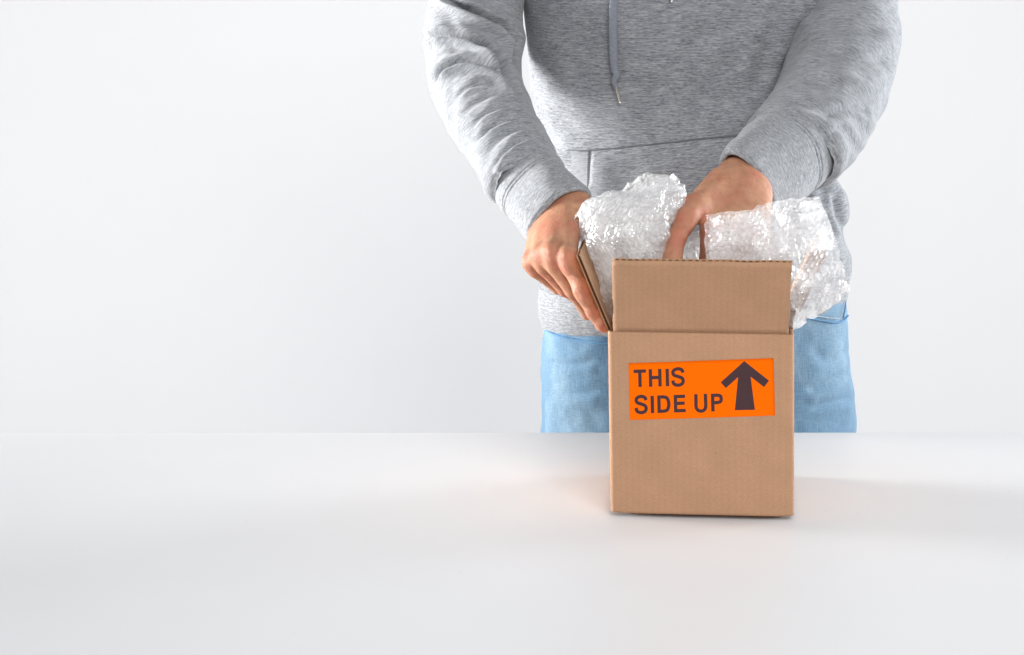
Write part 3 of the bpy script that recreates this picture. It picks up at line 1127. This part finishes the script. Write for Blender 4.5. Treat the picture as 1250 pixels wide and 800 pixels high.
# --- kangaroo pocket, its welt and top seam; drawstrings
def patch(name, left, right, tops, bots, bvh, mat, lift, thick, parent, nu=120, nv=90):
    """cloth patch laid on the body: columns between left and right (functions of v), lifted by its own thickness"""
    P = np.zeros((nv, nu, 3))
    for j, v in enumerate(np.linspace(0, 1, nv)):
        for i, u in enumerate(np.linspace(0, 1, nu)):
            px = left(v) * (1 - u) + right(v) * u
            py = tops(u) * (1 - v) + bots(u) * v
            e = min(u, 1 - u, v, 1 - v)
            q = on(bvh, px, py, lift * min(1, 0.25 + e / 0.03))
            P[j, i] = q if q is not None else P[j, i - 1]
    U = np.cumsum(np.concatenate([np.zeros((nv, 1)), np.linalg.norm(np.diff(P, axis=1), axis=2)], 1), 1)
    V = np.tile(np.linspace(0, 0.18, nv)[:, None], (1, nu))
    N = grid_normals(P, False)
    if N[nv // 2, nu // 2] @ np.array([0, -1, 0]) < 0:
        N = -N
    bk = P - N * thick
    g = grid_faces(nv, nu, False)
    ring = np.concatenate([np.arange(nu), nu - 1 + nu * np.arange(1, nv), (nv - 1) * nu + np.arange(nu - 2, -1, -1), nu * np.arange(nv - 2, 0, -1)])
    sd = np.stack([ring, np.roll(ring, -1), np.roll(ring, -1) + nu * nv, ring + nu * nv], -1)
    uv = np.stack([U, V], -1).reshape(-1, 2)
    ob = make_mesh(name, np.vstack([P.reshape(-1, 3), bk.reshape(-1, 3)]), np.vstack([g, g[:, ::-1] + nu * nv, sd]), mat, None, uv=np.vstack([uv, uv]))
    return child(ob, parent)


patch("pocket", lambda v: 719 + 10 * max(0, 0.25 - v) - 60 * max(0, v - 0.25), lambda v: 955, lambda u: 184 - 23 * u, lambda u: 342 - 10 * u, bvh_h, M_HOOD, 0.0045, 0.003, HOODIE)
patch("pocket_welt", lambda v: 699 - 2 * v, lambda v: 720 - 1 * v, lambda u: 186 - 2 * u, lambda u: 246, bvh_h, M_SLEEVE, 0.0030, 0.0025, HOODIE, 30, 60)


def thread(name, pts, r, bvh, lift, mat, parent, n=60, m=8):
    line = smooth_line(pts, n)
    C = [on(bvh, x, y, lift) for x, y in line]
    C = np.array([c for c in C if c is not None])
    P, th = tube(C, np.full(len(C), r), np.full(len(C), r), m)
    ob = make_mesh(name, P, grid_faces(len(C), m, True), mat, None)
    return child(ob, parent)


thread("seam", [(695, 183), (720, 183), (780, 177), (850, 169), (930, 160)], 0.0007, bvh_h, 0.0042, M_THREAD, HOODIE)


def cord(pts, m=20):
    """flat drawstring: (px, py, width px, lift m)"""
    c = []
    for px, py, w, lift in pts:
        q = on(bvh_h, px, py, lift)
        c.append(np.concatenate([q, [w * ppm(q) / 2]]))
    s = spline(np.array(c), 160)
    C, R = s[:, :3], s[:, 3]
    P, th = tube(C, R * 0.55, R, m)
    D = 0.0003 * np.sin(np.arange(160)[:, None] * 1.2 + th[None] * 2)
    P += (P - C[:, None]) / R[:, None, None] * D[..., None]
    ob = make_mesh("drawstring", P, grid_faces(160, m, True), M_CORD, None)
    return child(ob, HOODIE)


def aglet(p0, p1, r):
    C = np.array([p0 + (p1 - p0) * t for t in np.linspace(0, 1, 12)])
    rr = np.array([0.7, 1, 1, 0.9, 1, 1, 1, 1, 1, 1, 0.95, 0.5]) * r
    P, th = tube(C, rr, rr, 14)
    v = np.vstack([P.reshape(-1, 3), C[:1], C[-1:]])
    f = [tuple(int(i) for i in q) for q in grid_faces(12, 14, True)]
    f += [(k, (k + 1) % 14, 12 * 14) for k in range(14)] + [(11 * 14 + (k + 1) % 14, 11 * 14 + k, 12 * 14 + 1) for k in range(14)]
    ob = make_mesh("aglet", v, f, M_METAL, None)
    return child(ob, HOODIE)


cord([(753, -60, 10, 0.006), (752, -20, 10, 0.008), (751, 20, 10.5, 0.009), (751, 60, 10.5, 0.008), (751.5, 82, 9, 0.007), (754, 90, 8, 0.007), (751.5, 96, 7.5, 0.008), (752.5, 102, 5.5, 0.007), (753.5, 107, 4, 0.006)])
aglet(on(bvh_h, 753.3, 105, 0.006), on(bvh_h, 758.6, 124, 0.006), 0.0017)
cord([(812, -70, 10, 0.006), (814, -45, 10, 0.008), (815, -22, 8, 0.007), (816, -17, 5, 0.006)])
aglet(on(bvh_h, 816, -18, 0.006), on(bvh_h, 819, 2, 0.006), 0.0017)

# --- jeans
def build_jeans():
    pys = np.concatenate([np.linspace(335, 560, 230), np.linspace(565, 700, 30)])
    m = 520
    L = smooth_interp(pys, [(335, 668), (395, 665), (430, 662), (528, 661), (600, 662), (700, 668)])
    R = smooth_interp(pys, [(335, 1028), (365, 1033), (390, 1034), (430, 1036), (480, 1040), (528, 1043), (600, 1046), (700, 1042)])
    P = np.zeros((len(pys), m, 3))
    th = np.linspace(0, 2 * math.pi, m, endpoint=False)
    for k, py in enumerate(pys):
        l, r = at(L[k], py, YC), at(R[k], py, YC)
        c, e = (l + r) / 2, (r - l) / 2
        q = 2.3
        cs, sn = np.cos(th), np.sin(th)
        den = (np.abs(cs) ** q + np.abs(sn) ** q) ** (-1 / q)
        # thighs: two rounded masses with a shallow hollow between them
        hollow = 0.018 * np.clip((py - 420) / 120, 0, 1) * np.exp(-(cs / 0.22) ** 2)
        P[k] = c + (cs * den)[:, None] * e + (sn * den * (0.122 - hollow))[:, None] * np.array([0, 1, 0])
    N = grid_normals(P, True)
    if N[50, int(m * 0.75)] @ np.array([0, -1, 0]) < 0:
        N = -N
    fl = [([(975, 478), (1005, 470), (1040, 452)], 0.0025, 5, 0.002), ([(985, 500), (1015, 492), (1046, 486)], 0.002, 5, 0.0018),
          ([(663, 470), (690, 482), (735, 478)], 0.002, 6, 0.0018), ([(664, 440), (690, 446), (730, 440)], 0.0015, 5, 0.0015),
          ([(990, 425), (1012, 440), (1040, 425)], 0.0016, 6, 0.0015)]
    D = folds(P, N, fl) + 0.0030 * noise3(P, 16, 3) + 0.0012 * noise3(P, 45, 4)
    P = P + N * D[..., None]
    n = len(pys)
    per = 1.15
    U = np.tile(np.linspace(0, per, m, endpoint=False)[None], (n, 1))
    V = np.tile((pys * 0.00108)[:, None], (1, m))
    verts = [P.reshape(-1, 3)]
    faces = [grid_faces(n, m, True)]
    uvl = [grid_uv_loops(U, V, True, np.full(n, per))]
    # legs down to the floor, behind the table
    off = n * m
    for sx in (-1, 1):
        xc = float(at(853, 600, YC)[0]) + sx * 0.098
        zs = np.linspace(P[-20, 0, 2], FLOOR_Z + 0.02, 30)
        rr = np.linspace(0.098, 0.060, 30)
        C = np.stack([np.full(30, xc), np.full(30, YC), zs], 1)
        Q, t2 = tube(C, rr, rr, 48)
        verts.append(Q.reshape(-1, 3))
        faces.append(grid_faces(30, 48, True) + off)
        uvl.append(grid_uv_loops(np.tile(t2[None] * 0.09, (30, 1)), np.tile(zs[:, None], (1, 48)), True, np.full(30, 0.56)))
        off += 30 * 48
    ob = make_mesh("jeans", np.vstack(verts), np.vstack(faces), M_DENIM, None, uv_loops=np.vstack(uvl))
    bv = BVHTree.FromPolygons([tuple(q) for q in P.reshape(-1, 3)], [tuple(int(i) for i in q) for q in grid_faces(n, m, True)])
    return child(ob, PERSON), bv


JEANS, bvh_j = build_jeans()
# slanted front pocket: a raised welt with pale stitching below it, and the side seam
thread("pocket_welt", [(984, 388), (1000, 391), (1018, 394), (1029, 391), (1035.5, 384)], 0.0014, bvh_j, 0.0010, M_DENIM_SEAM, JEANS)
thread("stitching", [(984, 384.5), (1000, 386.5), (1016, 388.5), (1026, 386), (1030, 368)], 0.0006, bvh_j, 0.0016, M_STITCH, JEANS)
thread("pocket_edge", [(1031.5, 362), (1031, 376), (1029, 388)], 0.0011, bvh_j, 0.0010, M_DENIM_SEAM, JEANS)
thread("pocket_welt", [(662, 399), (672, 406), (686, 411), (710, 416), (735, 419), (765, 420)], 0.0015, bvh_j, 0.0010, M_DENIM_SEAM, JEANS)


# --- body: hands and arms as one skin, polygonised from a smooth union of tapered limbs
def cone_d(G, a, b, ra, rb):
    a = np.asarray(a, np.float32)
    b = np.asarray(b, np.float32)
    ab = b - a
    q = G - a
    t = np.clip((q @ ab) / np.float32(ab @ ab + 1e-12), 0, 1)
    d = q - t[..., None] * ab
    return np.sqrt((d * d).sum(-1)) - (np.float32(ra) + t * np.float32(rb - ra))


def smin(a, b, k):
    h = np.clip(0.5 + 0.5 * (b - a) / k, 0, 1)
    return b + (a - b) * h - k * h * (1 - h)


def surface_nets(F, org, h):
    s = F < 0
    nx, ny, nz = F.shape
    cells = np.zeros((nx - 1, ny - 1, nz - 1), np.int16)
    for dx in (0, 1):
        for dy in (0, 1):
            for dz in (0, 1):
                cells += s[dx:nx - 1 + dx, dy:ny - 1 + dy, dz:nz - 1 + dz]
    act = (cells > 0) & (cells < 8)
    idx = -np.ones(act.shape, np.int64)
    ii = np.argwhere(act)
    idx[act] = np.arange(len(ii))
    acc = np.zeros((len(ii), 3))
    cnt = np.zeros(len(ii))
    corners = [(dx, dy, dz) for dx in (0, 1) for dy in (0, 1) for dz in (0, 1)]
    for a in range(8):
        for b in range(a + 1, 8):
            ca, cb = corners[a], corners[b]
            if sum(abs(x - y) for x, y in zip(ca, cb)) != 1:
                continue
            fa = F[ii[:, 0] + ca[0], ii[:, 1] + ca[1], ii[:, 2] + ca[2]]
            fb = F[ii[:, 0] + cb[0], ii[:, 1] + cb[1], ii[:, 2] + cb[2]]
            m = (fa < 0) != (fb < 0)
            t = np.where(m, fa / np.where(m, fa - fb, 1), 0)
            p = np.array(ca)[None] + t[:, None] * (np.array(cb) - np.array(ca))[None]
            acc += np.where(m[:, None], p, 0)
            cnt += m
    V = org + (ii + acc / cnt[:, None]) * h
    faces = []
    for ax in range(3):
        sl0 = [slice(None)] * 3
        sl1 = [slice(None)] * 3
        sl0[ax] = slice(0, -1)
        sl1[ax] = slice(1, None)
        ch = s[tuple(sl0)] != s[tuple(sl1)]
        e = np.argwhere(ch)
        o1, o2 = [(1, 2), (2, 0), (0, 1)][ax]
        ok = (e[:, o1] > 0) & (e[:, o2] > 0) & (e[:, o1] < F.shape[o1] - 1) & (e[:, o2] < F.shape[o2] - 1)
        e = e[ok]
        fl = s[tuple(sl0)][tuple(e.T)]
        q = []
        for d1, d2 in ((-1, -1), (0, -1), (0, 0), (-1, 0)):
            c = e.copy()
            c[:, o1] += d1
            c[:, o2] += d2
            q.append(idx[tuple(c.T)])
        q = np.stack(q, 1)
        q[~fl] = q[~fl][:, ::-1]
        faces.append(q)
    Fc = np.vstack(faces)
    return V, Fc[(Fc >= 0).all(1)]


def relax(V, Fc, it=2, lam=0.5):
    e = np.vstack([Fc[:, [0, 1]], Fc[:, [1, 2]], Fc[:, [2, 3]], Fc[:, [3, 0]]])
    for _ in range(it):
        acc = np.zeros_like(V)
        cnt = np.zeros(len(V))
        for a, b in ((0, 1), (1, 0)):
            for ax in range(3):
                acc[:, ax] += np.bincount(e[:, a], V[e[:, b], ax], len(V))
            cnt += np.bincount(e[:, a], minlength=len(V))
        V = V + lam * (acc / cnt[:, None] - V)
    return V


def p3(q):
    return at(*q)


def hand_mesh(palm, fingers, ridges, creases, h=0.00115, pad=0.016, finger_k=0.0010, join_k=0.009):
    pts = []
    for a, ra, b, rb in palm:
        pts += [p3(a), p3(b)]
    for ch in fingers:
        pts += [p3(c[0]) for c in ch]
    pts = np.array(pts)
    lo, hi = pts.min(0) - pad - 0.012, pts.max(0) + pad + 0.012
    n = np.ceil((hi - lo) / h).astype(int) + 1
    ax = [lo[k] + h * np.arange(n[k]) for k in range(3)]
    G = np.stack(np.meshgrid(*ax, indexing='ij'), -1).astype(np.float32)
    D = None
    for a, ra, b, rb in palm:
        d = cone_d(G, p3(a), p3(b), ra, rb)
        D = d if D is None else smin(D, d, 0.0085)
    for a, ra, b, rb, k in ridges:
        D = smin(D, cone_d(G, p3(a), p3(b), ra, rb), k)
    Ff = None
    for ch in fingers:
        f = None
        for (a, ra), (b, rb) in zip(ch[:-1], ch[1:]):
            d = cone_d(G, p3(a), p3(b), ra, rb)
            f = d if f is None else smin(f, d, 0.0035)
        Ff = f if Ff is None else smin(Ff, f, finger_k)
    D = smin(D, Ff, join_k)
    for a, b, r, depth in creases:
        c = cone_d(G, p3(a), p3(b), r, r)
        D = D + np.float32(depth) * np.exp(-(np.maximum(c, 0) / np.float32(0.0012)) ** 2)
    V, Fc = surface_nets(D, lo, h)
    return relax(V, Fc, 2, 0.5), Fc


# person's right hand (left in the picture): grips the left flap, index finger along its outer side
L_palm = [
    ((632, 220, 0.262), 0.020, (664, 264, 0.188), 0.0195), ((650, 206, 0.262), 0.021, (684, 252, 0.187), 0.0205),
    ((660, 214, 0.262), 0.019, (697, 243, 0.184), 0.0195),
    ((664, 272, 0.170), 0.0175, (650, 320, 0.098), 0.0108),
    ((673, 264, 0.168), 0.019, (660, 312, 0.081), 0.0112),
    ((684, 256, 0.166), 0.019, (673, 309, 0.068), 0.0114),
    ((696, 250, 0.163), 0.018, (691, 314, 0.058), 0.0118),
    ((674, 272, 0.175), 0.018, (669, 318, 0.098), 0.0125),
    ((684, 262, 0.175), 0.018, (684, 316, 0.090), 0.0125),
    ((706, 249, 0.165), 0.016, (716, 270, 0.130), 0.016),
]
L_fingers = [
    [((693, 314, 0.058), 0.0122), ((700, 329, 0.050), 0.0112), ((712, 355, 0.038), 0.0102), ((725, 381, 0.033), 0.0088), ((735, 397, 0.033), 0.0072), ((738, 401.5, 0.034), 0.0050)],
    [((673, 309, 0.068), 0.0118), ((678, 325, 0.064), 0.0102), ((699, 354, 0.064), 0.0093), ((713, 374, 0.076), 0.0080), ((717, 384, 0.086), 0.007)],
    [((660, 312, 0.081), 0.0112), ((665, 326, 0.080), 0.0096), ((690, 353, 0.086), 0.0087), ((706, 364, 0.102), 0.0078), ((713, 373, 0.112), 0.007)],
    [((650, 320, 0.098), 0.0106), ((655, 330, 0.098), 0.0090), ((681, 351, 0.106), 0.0079), ((699, 356, 0.120), 0.0072), ((709, 362, 0.126), 0.0064)],
    [((712, 264, 0.135), 0.015), ((727, 290, 0.118), 0.0125), ((736, 318, 0.112), 0.0108), ((742, 340, 0.110), 0.008)],
]
L_ridges = [
    ((698, 256, 0.1415), 0.0034, (691, 312, 0.0445), 0.0048, 0.0038), ((685, 260, 0.1440), 0.0030, (673, 307, 0.0545), 0.0045, 0.0038),
    ((674, 266, 0.1470), 0.0028, (660, 310, 0.0675), 0.0042, 0.0038), ((691, 311, 0.053), 0.0100, (694, 321, 0.048), 0.0094, 0.005),
    ((665, 272, 0.1500), 0.0026, (650, 318, 0.0850), 0.0038, 0.0038),
    ((673, 306, 0.062), 0.0092, (675, 315, 0.058), 0.0086, 0.005), ((660, 309, 0.075), 0.0090, (662, 317, 0.072), 0.0084, 0.005),
    ((692, 268, 0.1225), 0.0020, (666, 290, 0.099), 0.0018, 0.0026), ((702, 252, 0.1440), 0.0020, (676, 262, 0.142), 0.0018, 0.0026),
    ((711, 353, 0.0335), 0.0084, (714, 360, 0.0325), 0.0082, 0.004),
]
L_creases = [((716, 386, 0.023), (727, 380, 0.023), 0.0003, 0.0010), ((713, 383, 0.023), (725, 377.5, 0.023), 0.0003, 0.0006),
             ((700, 357, 0.026), (713, 350, 0.026), 0.0003, 0.0006), ((702, 361, 0.026), (715, 354.5, 0.026), 0.0003, 0.0007), ((704, 365, 0.026), (716, 359, 0.026), 0.0003, 0.0005),
             ((665, 250, 0.166), (706, 236, 0.158), 0.0004, 0.0005)]
L_RED = [((691, 316, 0.046), 0.012), ((673, 309, 0.057), 0.011), ((660, 312, 0.069), 0.011), ((650, 321, 0.087), 0.011), ((713, 357, 0.028), 0.010), ((725, 381, 0.025), 0.008), ((737, 399, 0.03), 0.011), ((680, 285, 0.10), 0.012)]
L_NAIL = [((731.5, 393.0, 0.0260), 0.0058)]

# person's left hand (right in the picture): reaches down into the box, thumb towards the viewer's left
R_palm = [
    ((945, 190, 0.272), 0.025, (913, 224, 0.200), 0.025), ((928, 178, 0.272), 0.025, (899, 217, 0.197), 0.025),
    ((890, 224, 0.180), 0.020, (869, 282, 0.105), 0.0125),
    ((902, 224, 0.180), 0.022, (888, 290, 0.100), 0.0130),
    ((912, 228, 0.180), 0.022, (908, 292, 0.102), 0.0125),
    ((922, 234, 0.185), 0.021, (926, 287, 0.110), 0.0120),
    ((882, 224, 0.170), 0.020, (848, 254, 0.116), 0.0140),
    ((872, 250, 0.140), 0.014, (856, 262, 0.114), 0.009),
]
R_fingers = [
    [((849, 252, 0.116), 0.0135), ((838, 267, 0.099), 0.0122), ((826, 291, 0.080), 0.0108), ((820, 316, 0.070), 0.0116), ((814, 340, 0.070), 0.0090)],
    [((869, 282, 0.105), 0.0125), ((866, 300, 0.098), 0.0102), ((860, 335, 0.100), 0.0092), ((850, 365, 0.108), 0.0075)],
    [((888, 290, 0.100), 0.0122), ((886, 312, 0.096), 0.0102), ((880, 350, 0.102), 0.0092), ((868, 378, 0.112), 0.0075)],
    [((908, 292, 0.102), 0.0118), ((906, 314, 0.100), 0.0098), ((898, 352, 0.108), 0.0088), ((886, 378, 0.118), 0.0072)],
    [((926, 287, 0.110), 0.0108), ((924, 306, 0.110), 0.0086), ((916, 338, 0.118), 0.0076), ((906, 360, 0.126), 0.0062)],
]
R_ridges = [((866, 238, 0.1385), 0.0036, (844, 260, 0.0950), 0.0040, 0.0045), ((894, 236, 0.1545), 0.0030, (870, 280, 0.0915), 0.0036, 0.0045),
            ((905, 236, 0.1530), 0.0028, (888, 287, 0.0855), 0.0036, 0.0045), ((915, 238, 0.1540), 0.0028, (908, 290, 0.0885), 0.0034, 0.0045),
            ((840, 264, 0.097), 0.0100, (836, 272, 0.093), 0.0100, 0.006), ((900, 240, 0.1500), 0.0018, (876, 262, 0.118), 0.0018, 0.0026)]
R_creases = [((818, 292, 0.066), (834, 299, 0.066), 0.0003, 0.0006), ((817, 296, 0.066), (833, 303, 0.066), 0.0003, 0.0005), ((843, 262, 0.09), (856, 274, 0.095), 0.0006, 0.0006)]
R_RED = [((838, 268, 0.09), 0.012), ((826, 292, 0.072), 0.011), ((870, 281, 0.09), 0.013), ((888, 288, 0.085), 0.013), ((908, 290, 0.09), 0.013), ((860, 262, 0.10), 0.012)]
R_NAIL = []

hv, hf = hand_mesh(L_palm, L_fingers, L_ridges, L_creases)
gv, gf = hand_mesh(R_palm, R_fingers, R_ridges, R_creases)
# trunk and arms under the clothes
def body_core(h=0.008):
    segs = [(at(853, 430, 0.57), 0.085, at(845, 40, 0.555), 0.095), (at(800, 400, 0.57), 0.075, at(795, 0, 0.555), 0.085), (at(905, 390, 0.57), 0.075, at(900, 0, 0.555), 0.085),
            (at(588, -70, 0.515), 0.036, at(577, 50, 0.475), 0.034), (at(577, 50, 0.475), 0.032, at(596, 138, 0.375), 0.030), (at(596, 138, 0.375), 0.030, at(644, 226, 0.24), 0.022),
            (at(1040, -70, 0.52), 0.040, at(1034, 45, 0.48), 0.038), (at(1034, 45, 0.48), 0.036, at(998, 145, 0.36), 0.034), (at(998, 145, 0.36), 0.034, at(950, 196, 0.262), 0.026)]
    pts = np.array([q for s_ in segs for q in (s_[0], s_[2])])
    lo, hi = pts.min(0) - 0.12, pts.max(0) + 0.12
    n = np.ceil((hi - lo) / h).astype(int) + 1
    G = np.stack(np.meshgrid(*[lo[k] + h * np.arange(n[k]) for k in range(3)], indexing='ij'), -1).astype(np.float32)
    D = None
    for a, ra, b, rb in segs:
        d = cone_d(G, a, b, ra, rb)
        D = d if D is None else smin(D, d, 0.02)
    return surface_nets(D, lo, h)


bv_, bf_ = body_core()
allv = np.vstack([hv, gv, bv_])
allf = np.vstack([hf, gf + len(hv), bf_ + len(hv) + len(gv)])
BODY = make_mesh("body", allv, allf, M_SKIN, None)
_red = np.zeros(len(allv))
for q, r in L_RED + R_RED:
    _red = np.maximum(_red, np.exp(-(((allv - p3(q)) ** 2).sum(1)) / r ** 2))
_nail = np.zeros(len(allv))
for q, r in L_NAIL + R_NAIL:
    _nail = np.maximum(_nail, np.clip(1.6 - 1.6 * np.sqrt(((allv - p3(q)) ** 2).sum(1)) / r, 0, 1))
for nm, arr in (("flush", _red), ("nail", _nail)):
    at_ = BODY.data.attributes.new(nm, 'FLOAT', 'POINT')
    at_.data.foreach_set("value", arr.astype(np.float32))
child(BODY, PERSON)

# ------------------------------------------------------------------ bubble wrap
def bubbles(u, v, pitch=0.0070, rad=0.0033, height=0.0014, seed=0):
    """height field of the air bubbles on a hexagonal lattice (u, v in metres)"""
    rowh = pitch * math.sqrt(3) / 2
    out = np.zeros_like(u)
    r0 = np.floor(v / rowh)
    for dr in (-1, 0, 1, 2):
        r = r0 + dr
        off = np.where(np.mod(r, 2) == 0, 0, pitch / 2)
        c = np.round((u - off) / pitch)
        du, dv = u - (c * pitch + off), v - r * rowh
        k = _hash(c.astype(np.int64), r.astype(np.int64), np.zeros_like(c, dtype=np.int64), seed) * 0.5 + 0.5
        amp = np.where(k < 0.14, 0.15, 0.75 + 0.35 * k)
        out = np.maximum(out, height * amp * np.sqrt(np.maximum(0, 1 - (du * du + dv * dv) / rad ** 2)))
    return out


def ridged(P, f, seed):
    return 1 - 2 * np.abs(noise3(P, f, seed))


def coons(top, bot, left, right, nu, nv):
    """surface patch between four boundary curves of (px, py, Y)"""
    T, B = spline([at(*q) for q in top], nu), spline([at(*q) for q in bot], nu)
    Lc, Rc = spline([at(*q) for q in left], nv), spline([at(*q) for q in right], nv)
    u = np.linspace(0, 1, nu)[None, :, None]
    v = np.linspace(0, 1, nv)[:, None, None]
    return ((1 - v) * T[None] + v * B[None] + (1 - u) * Lc[:, None] + u * Rc[:, None]
            - ((1 - u) * (1 - v) * T[0] + u * (1 - v) * T[-1] + (1 - u) * v * B[0] + u * v * B[-1]))


def wrap_sheet(name, top, bot, left, right, crumple, seed, mat, nu=300, nv=260, parent=None, bulge=0.0):
    P = coons(top, bot, left, right, nu, nv)
    if bulge:
        bu = np.sin(math.pi * np.linspace(0, 1, nu)) ** 0.55
        bv = np.sin(math.pi * np.clip(np.linspace(0, 1, nv) * 1.15, 0, 0.5)) ** 0.6
        P[..., 1] += bulge * bu[None] * bv[:, None]
    N = grid_normals(P, False)
    if N[nv // 2, nu // 2] @ np.array([0, -1, 0]) < 0:
        N = -N
    U = np.cumsum(np.concatenate([np.zeros((nv, 1)), np.linalg.norm(np.diff(P, axis=1), axis=2)], 1), 1)
    V = np.cumsum(np.concatenate([np.zeros((1, nu)), np.linalg.norm(np.diff(P, axis=0), axis=2)], 0), 0)
    W_ = P + 0.006 * np.stack([noise3(P, 35, seed + 11), noise3(P, 35, seed + 12), noise3(P, 35, seed + 13)], -1)
    D = crumple * (0.0068 * ridged(W_, 19, seed) - 0.0046 * ridged(W_, 42, seed + 1) + 0.0013 * ridged(W_, 85, seed + 2)) - 0.002
    D += bubbles(U + 0.002 * noise3(P, 40, seed + 5), V + 0.002 * noise3(P, 40, seed + 6), seed=seed)
    Q = P + N * D[..., None]
    # ragged cut edge
    Q[..., 2] += 0.0022 * noise3(P, 120, seed + 8)
    Q[..., 0] += 0.0014 * noise3(P, 120, seed + 9)
    return make_mesh(name, Q, grid_faces(nv, nu, False), mat, parent)


G_WRAP = "bubble wrap padding in the cardboard box"
B_TOP = [(715, 248, 0.10), (738, 238, 0.10), (762, 231, 0.10), (782, 225, 0.10), (802, 217.5, 0.10), (825, 216, 0.10)]
B_LEFT = [(715, 248, 0.10), (709, 262, 0.10), (708.5, 276, 0.10), (712, 293, 0.10), (727, 326, 0.10), (742, 362, 0.10)]
B_RIGHT = [(825, 216, 0.10), (836, 243, 0.108), (832, 268, 0.11), (830, 305, 0.11), (830, 362, 0.11)]
B_BOT = [(742, 362, 0.10), (785, 368, 0.10), (830, 362, 0.11)]
bag = wrap_sheet("bubble_wrap", B_TOP, B_BOT, B_LEFT, B_RIGHT, 0.9, 3, M_WRAP, 330, 330, None, -0.050)
wrap_sheet("inner_layer", B_TOP, B_BOT, B_LEFT, B_RIGHT, 1.0, 13, M_WRAP, 200, 200, bag, -0.030)
wrap_sheet("inner_layer", B_TOP, B_BOT, B_LEFT, B_RIGHT, 1.0, 14, M_WRAP, 160, 160, bag, -0.004)
wrap_sheet("back_layer", B_TOP, B_BOT, B_LEFT, B_RIGHT, 0.9, 15, M_WRAP, 240, 240, bag, 0.045)
tag(bag, "puffed white bundle of bubble wrap beside the left open flap", "bubble wrap", G_WRAP)
sheet = wrap_sheet("bubble_wrap",
                   [(862, 261, 0.030), (885, 259, 0.028), (910, 257, 0.026), (935, 250, 0.022), (962, 243, 0.012), (1000, 239, 0.006)],
                   [(862, 385, 0.020), (915, 398, 0.012), (962, 404, 0.006), (985, 391, -0.024), (1010, 376, -0.028), (1036, 354, -0.020)],
                   [(862, 261, 0.030), (861, 300, 0.024), (862, 385, 0.020)],
                   [(1000, 239, 0.006), (1012, 270, -0.014), (1024, 308, -0.028), (1036, 354, -0.020)], 0.9, 7, M_WRAP_THIN, 340, 280)
tag(sheet, "clear sheet of bubble wrap draped over the right hand and the right flap", "bubble wrap", G_WRAP)
wrap_sheet("fold_layer",
           [(711, 286, 0.060), (725, 284, 0.050), (750, 290, 0.040)],
           [(745, 396, 0.014), (748, 399, 0.012), (752, 400, 0.010)],
           [(711, 286, 0.060), (722, 316, 0.035), (745, 396, 0.014)],
           [(750, 290, 0.040), (752, 340, 0.024), (752, 400, 0.010)], 0.7, 37, M_WRAP_THIN, 90, 200, bag)
wrap_sheet("fold_layer",
           [(866, 266, 0.040), (900, 263, 0.038), (940, 256, 0.034), (999, 243, 0.018)],
           [(866, 330, 0.034), (910, 325, 0.024), (960, 316, 0.008), (1020, 304, -0.014)],
           [(866, 266, 0.040), (866, 300, 0.038), (866, 330, 0.034)],
           [(999, 243, 0.018), (1010, 272, 0.000), (1020, 304, -0.014)], 1.0, 27, M_WRAP_THIN, 240, 120, sheet)
mid = wrap_sheet("bubble_wrap",
                 [(826, 285, 0.150), (845, 282, 0.145), (870, 276, 0.150), (930, 280, 0.150), (955, 290, 0.14)],
                 [(826, 420, 0.150), (870, 425, 0.150), (955, 425, 0.14)],
                 [(826, 285, 0.150), (826, 350, 0.145), (826, 420, 0.150)], [(955, 290, 0.14), (955, 350, 0.14), (955, 425, 0.14)], 1.0, 17, M_WRAP, 220, 220)
tag(mid, "crumpled bubble wrap inside the box seen between thumb and fingers", "bubble wrap", G_WRAP)
